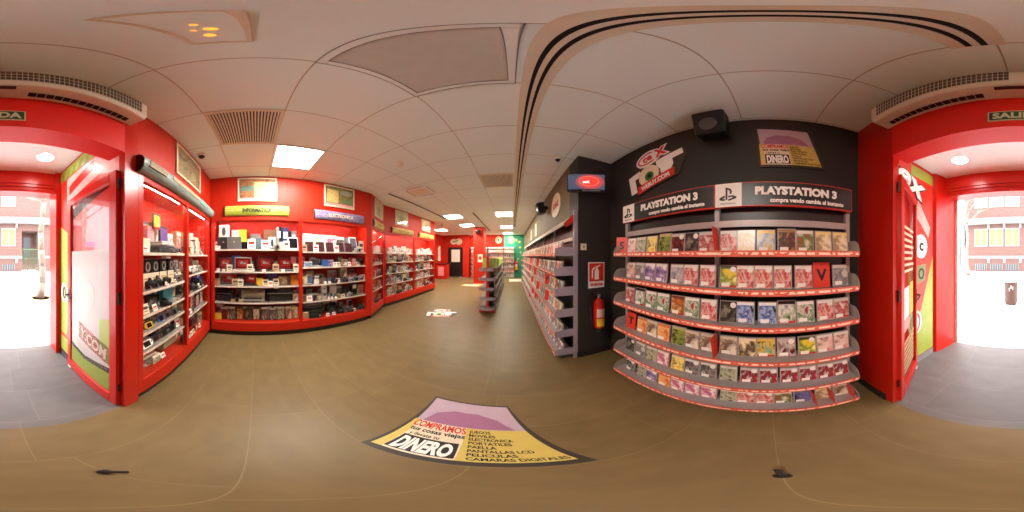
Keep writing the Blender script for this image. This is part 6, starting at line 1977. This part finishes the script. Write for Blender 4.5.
# ---- D: narrow angled case
LD = [0.285, 0.65, 0.97, 1.30, 1.58]
DL = math.hypot(0.45, 0.85)
cD = display_case((-2.80 + dx * 0.012, 2.40 + dy * 0.012, 0), RZD, DL - 0.024, 0.17, [], [LD[1:]], 'narrow red glazed case on the angled wall', 0.28)
BD = 'angled narrow case'
fill(cD, BD, LD, [
    [('camera', 'charcoal', 375.5, 0.13, 0.11, 0.09), ('camera', 'silver', 378.5, 0.13, 0.11, 0.09), ('carton', 'tan', 381.5, 0.11, 0.14, 0.08, '@mono')],
    [('phone', 'white', 375, 0.06, 0.12, 0.08), ('phone', 'grey', 377.3, 0.06, 0.12, 0.08), ('carton', 'cream', 380, 0.12, 0.16, 0.08, '@tan'), ('phone', 'black', 382.4, 0.06, 0.12, 0.08)],
    [('carton', 'pink', 375.5, 0.12, 0.16, 0.08, '@redwhite'), ('camera', 'grey', 379, 0.13, 0.11, 0.08), ('carton', 'white', 382, 0.11, 0.16, 0.08, '@silver')],
    [('phone', 'black', 375, 0.06, 0.12, 0.08), ('phone', 'silver', 377.3, 0.06, 0.12, 0.08), ('phone', 'white', 379.7, 0.06, 0.12, 0.08), ('price_card', 'paper white', 382, 0.09, 0.10, 0.06)],
    [('carton', 'white', 375.8, 0.14, 0.16, 0.08, 'white'), ('carton', 'paper white', 379.4, 0.14, 0.20, 0.08, 'paper white'), ('carton', 'white', 382.2, 0.10, 0.15, 0.08, 'cream')],
])

# ---- C: far case, two bays of phones and boxes
LC = [0.30, 0.67, 0.985, 1.315, 1.58]
cC = display_case((-3.25, 3.262, 0), 90, 3.09, 0.40, [1.50], [LC[1:], LC[1:]], 'far red glazed display case of phones past the angled wall', 0.30)
box('end_panel', RED, (3.09, 3.10, 0, 0.40, 0.10, 2.2), cC)
q = random.Random(12)
for bay, x0, x1, cnt in (('near bay of far case', 387.3, 413.0, 11), ('last bay of far case', 416.2, 432.6, 8)):
    for li, z in enumerate(LC):
        for i in range(cnt):
            px = x0 + (x1 - x0) * (i + 0.5) / cnt
            kk = (i * 5 + li * 3) % 9
            if li == 4:
                kind, col, w_, h_, scr = [('phone', 'white', .065, .13, 'g'), ('price_card', 'paper white', .10, .12, ''), ('carton', 'white', .11, .17, 'white')][kk % 3]
            elif kk in (0, 4):
                kind, col, w_, h_, scr = 'carton', ['cream', 'tan', 'white', 'pink'][(i + li) % 4], .10, .17, '@' + ['tan', 'mono', 'redwhite', 'silver', 'ice'][(i + li) % 5]
            elif kk in (2, 7):
                kind, col, w_, h_, scr = 'camera', ['silver', 'black', 'charcoal'][(i + li) % 3], .12, .10, ''
            elif kk == 5:
                kind, col, w_, h_, scr = 'price_card', 'cream', .10, .12, ''
            else:
                kind, col, w_, h_, scr = 'phone', ['black', 'silver', 'white', 'charcoal'][(i + li) % 4], .06, .12, 'g'
            put(cC, kind, col, px, w_, h_, 0.07 + 0.05 * (i % 2), z + 0.001, (bay, SHN[5][li]), scr)
        for i in range(cnt // 2):
            px = x0 + 1.2 + (x1 - x0 - 2.0) * (i + 0.4) / (cnt // 2)
            col = ['cream', 'white', 'tan', 'pink', 'grey'][(i + 2 * li) % 5]
            put(cC, 'carton', col, px, 0.16, 0.20 + 0.05 * ((i + li) % 2), 0.23, z + 0.001, (bay, SHN[5][li]), '@' + ['whitegreen', 'redwhite', 'sand', 'mono', 'bright', 'bluered'][(i + li) % 6])

# labels: what it is, where it stands, and its count from the near end where several look alike
groups = {}
for e in PENDING:
    groups.setdefault((e[1], e[2], e[4]), []).append(e)
for (cname, noun, where), es in groups.items():
    es.sort(key=lambda e: e[5])
    for i, (t, c_, n_, cat, wh, u, z, w_, y_) in enumerate(es):
        lab = '%s %s, %s shelf of %s' % (cname, noun, where[1], where[0])
        if len(es) > 1:
            lab = '%s %s, %s along, %s shelf of %s' % (cname, noun, nth(i + 1), where[1], where[0])
        tag(t, lab, cat, 'goods in the %s' % where[0])
bpy.context.view_layer.update()
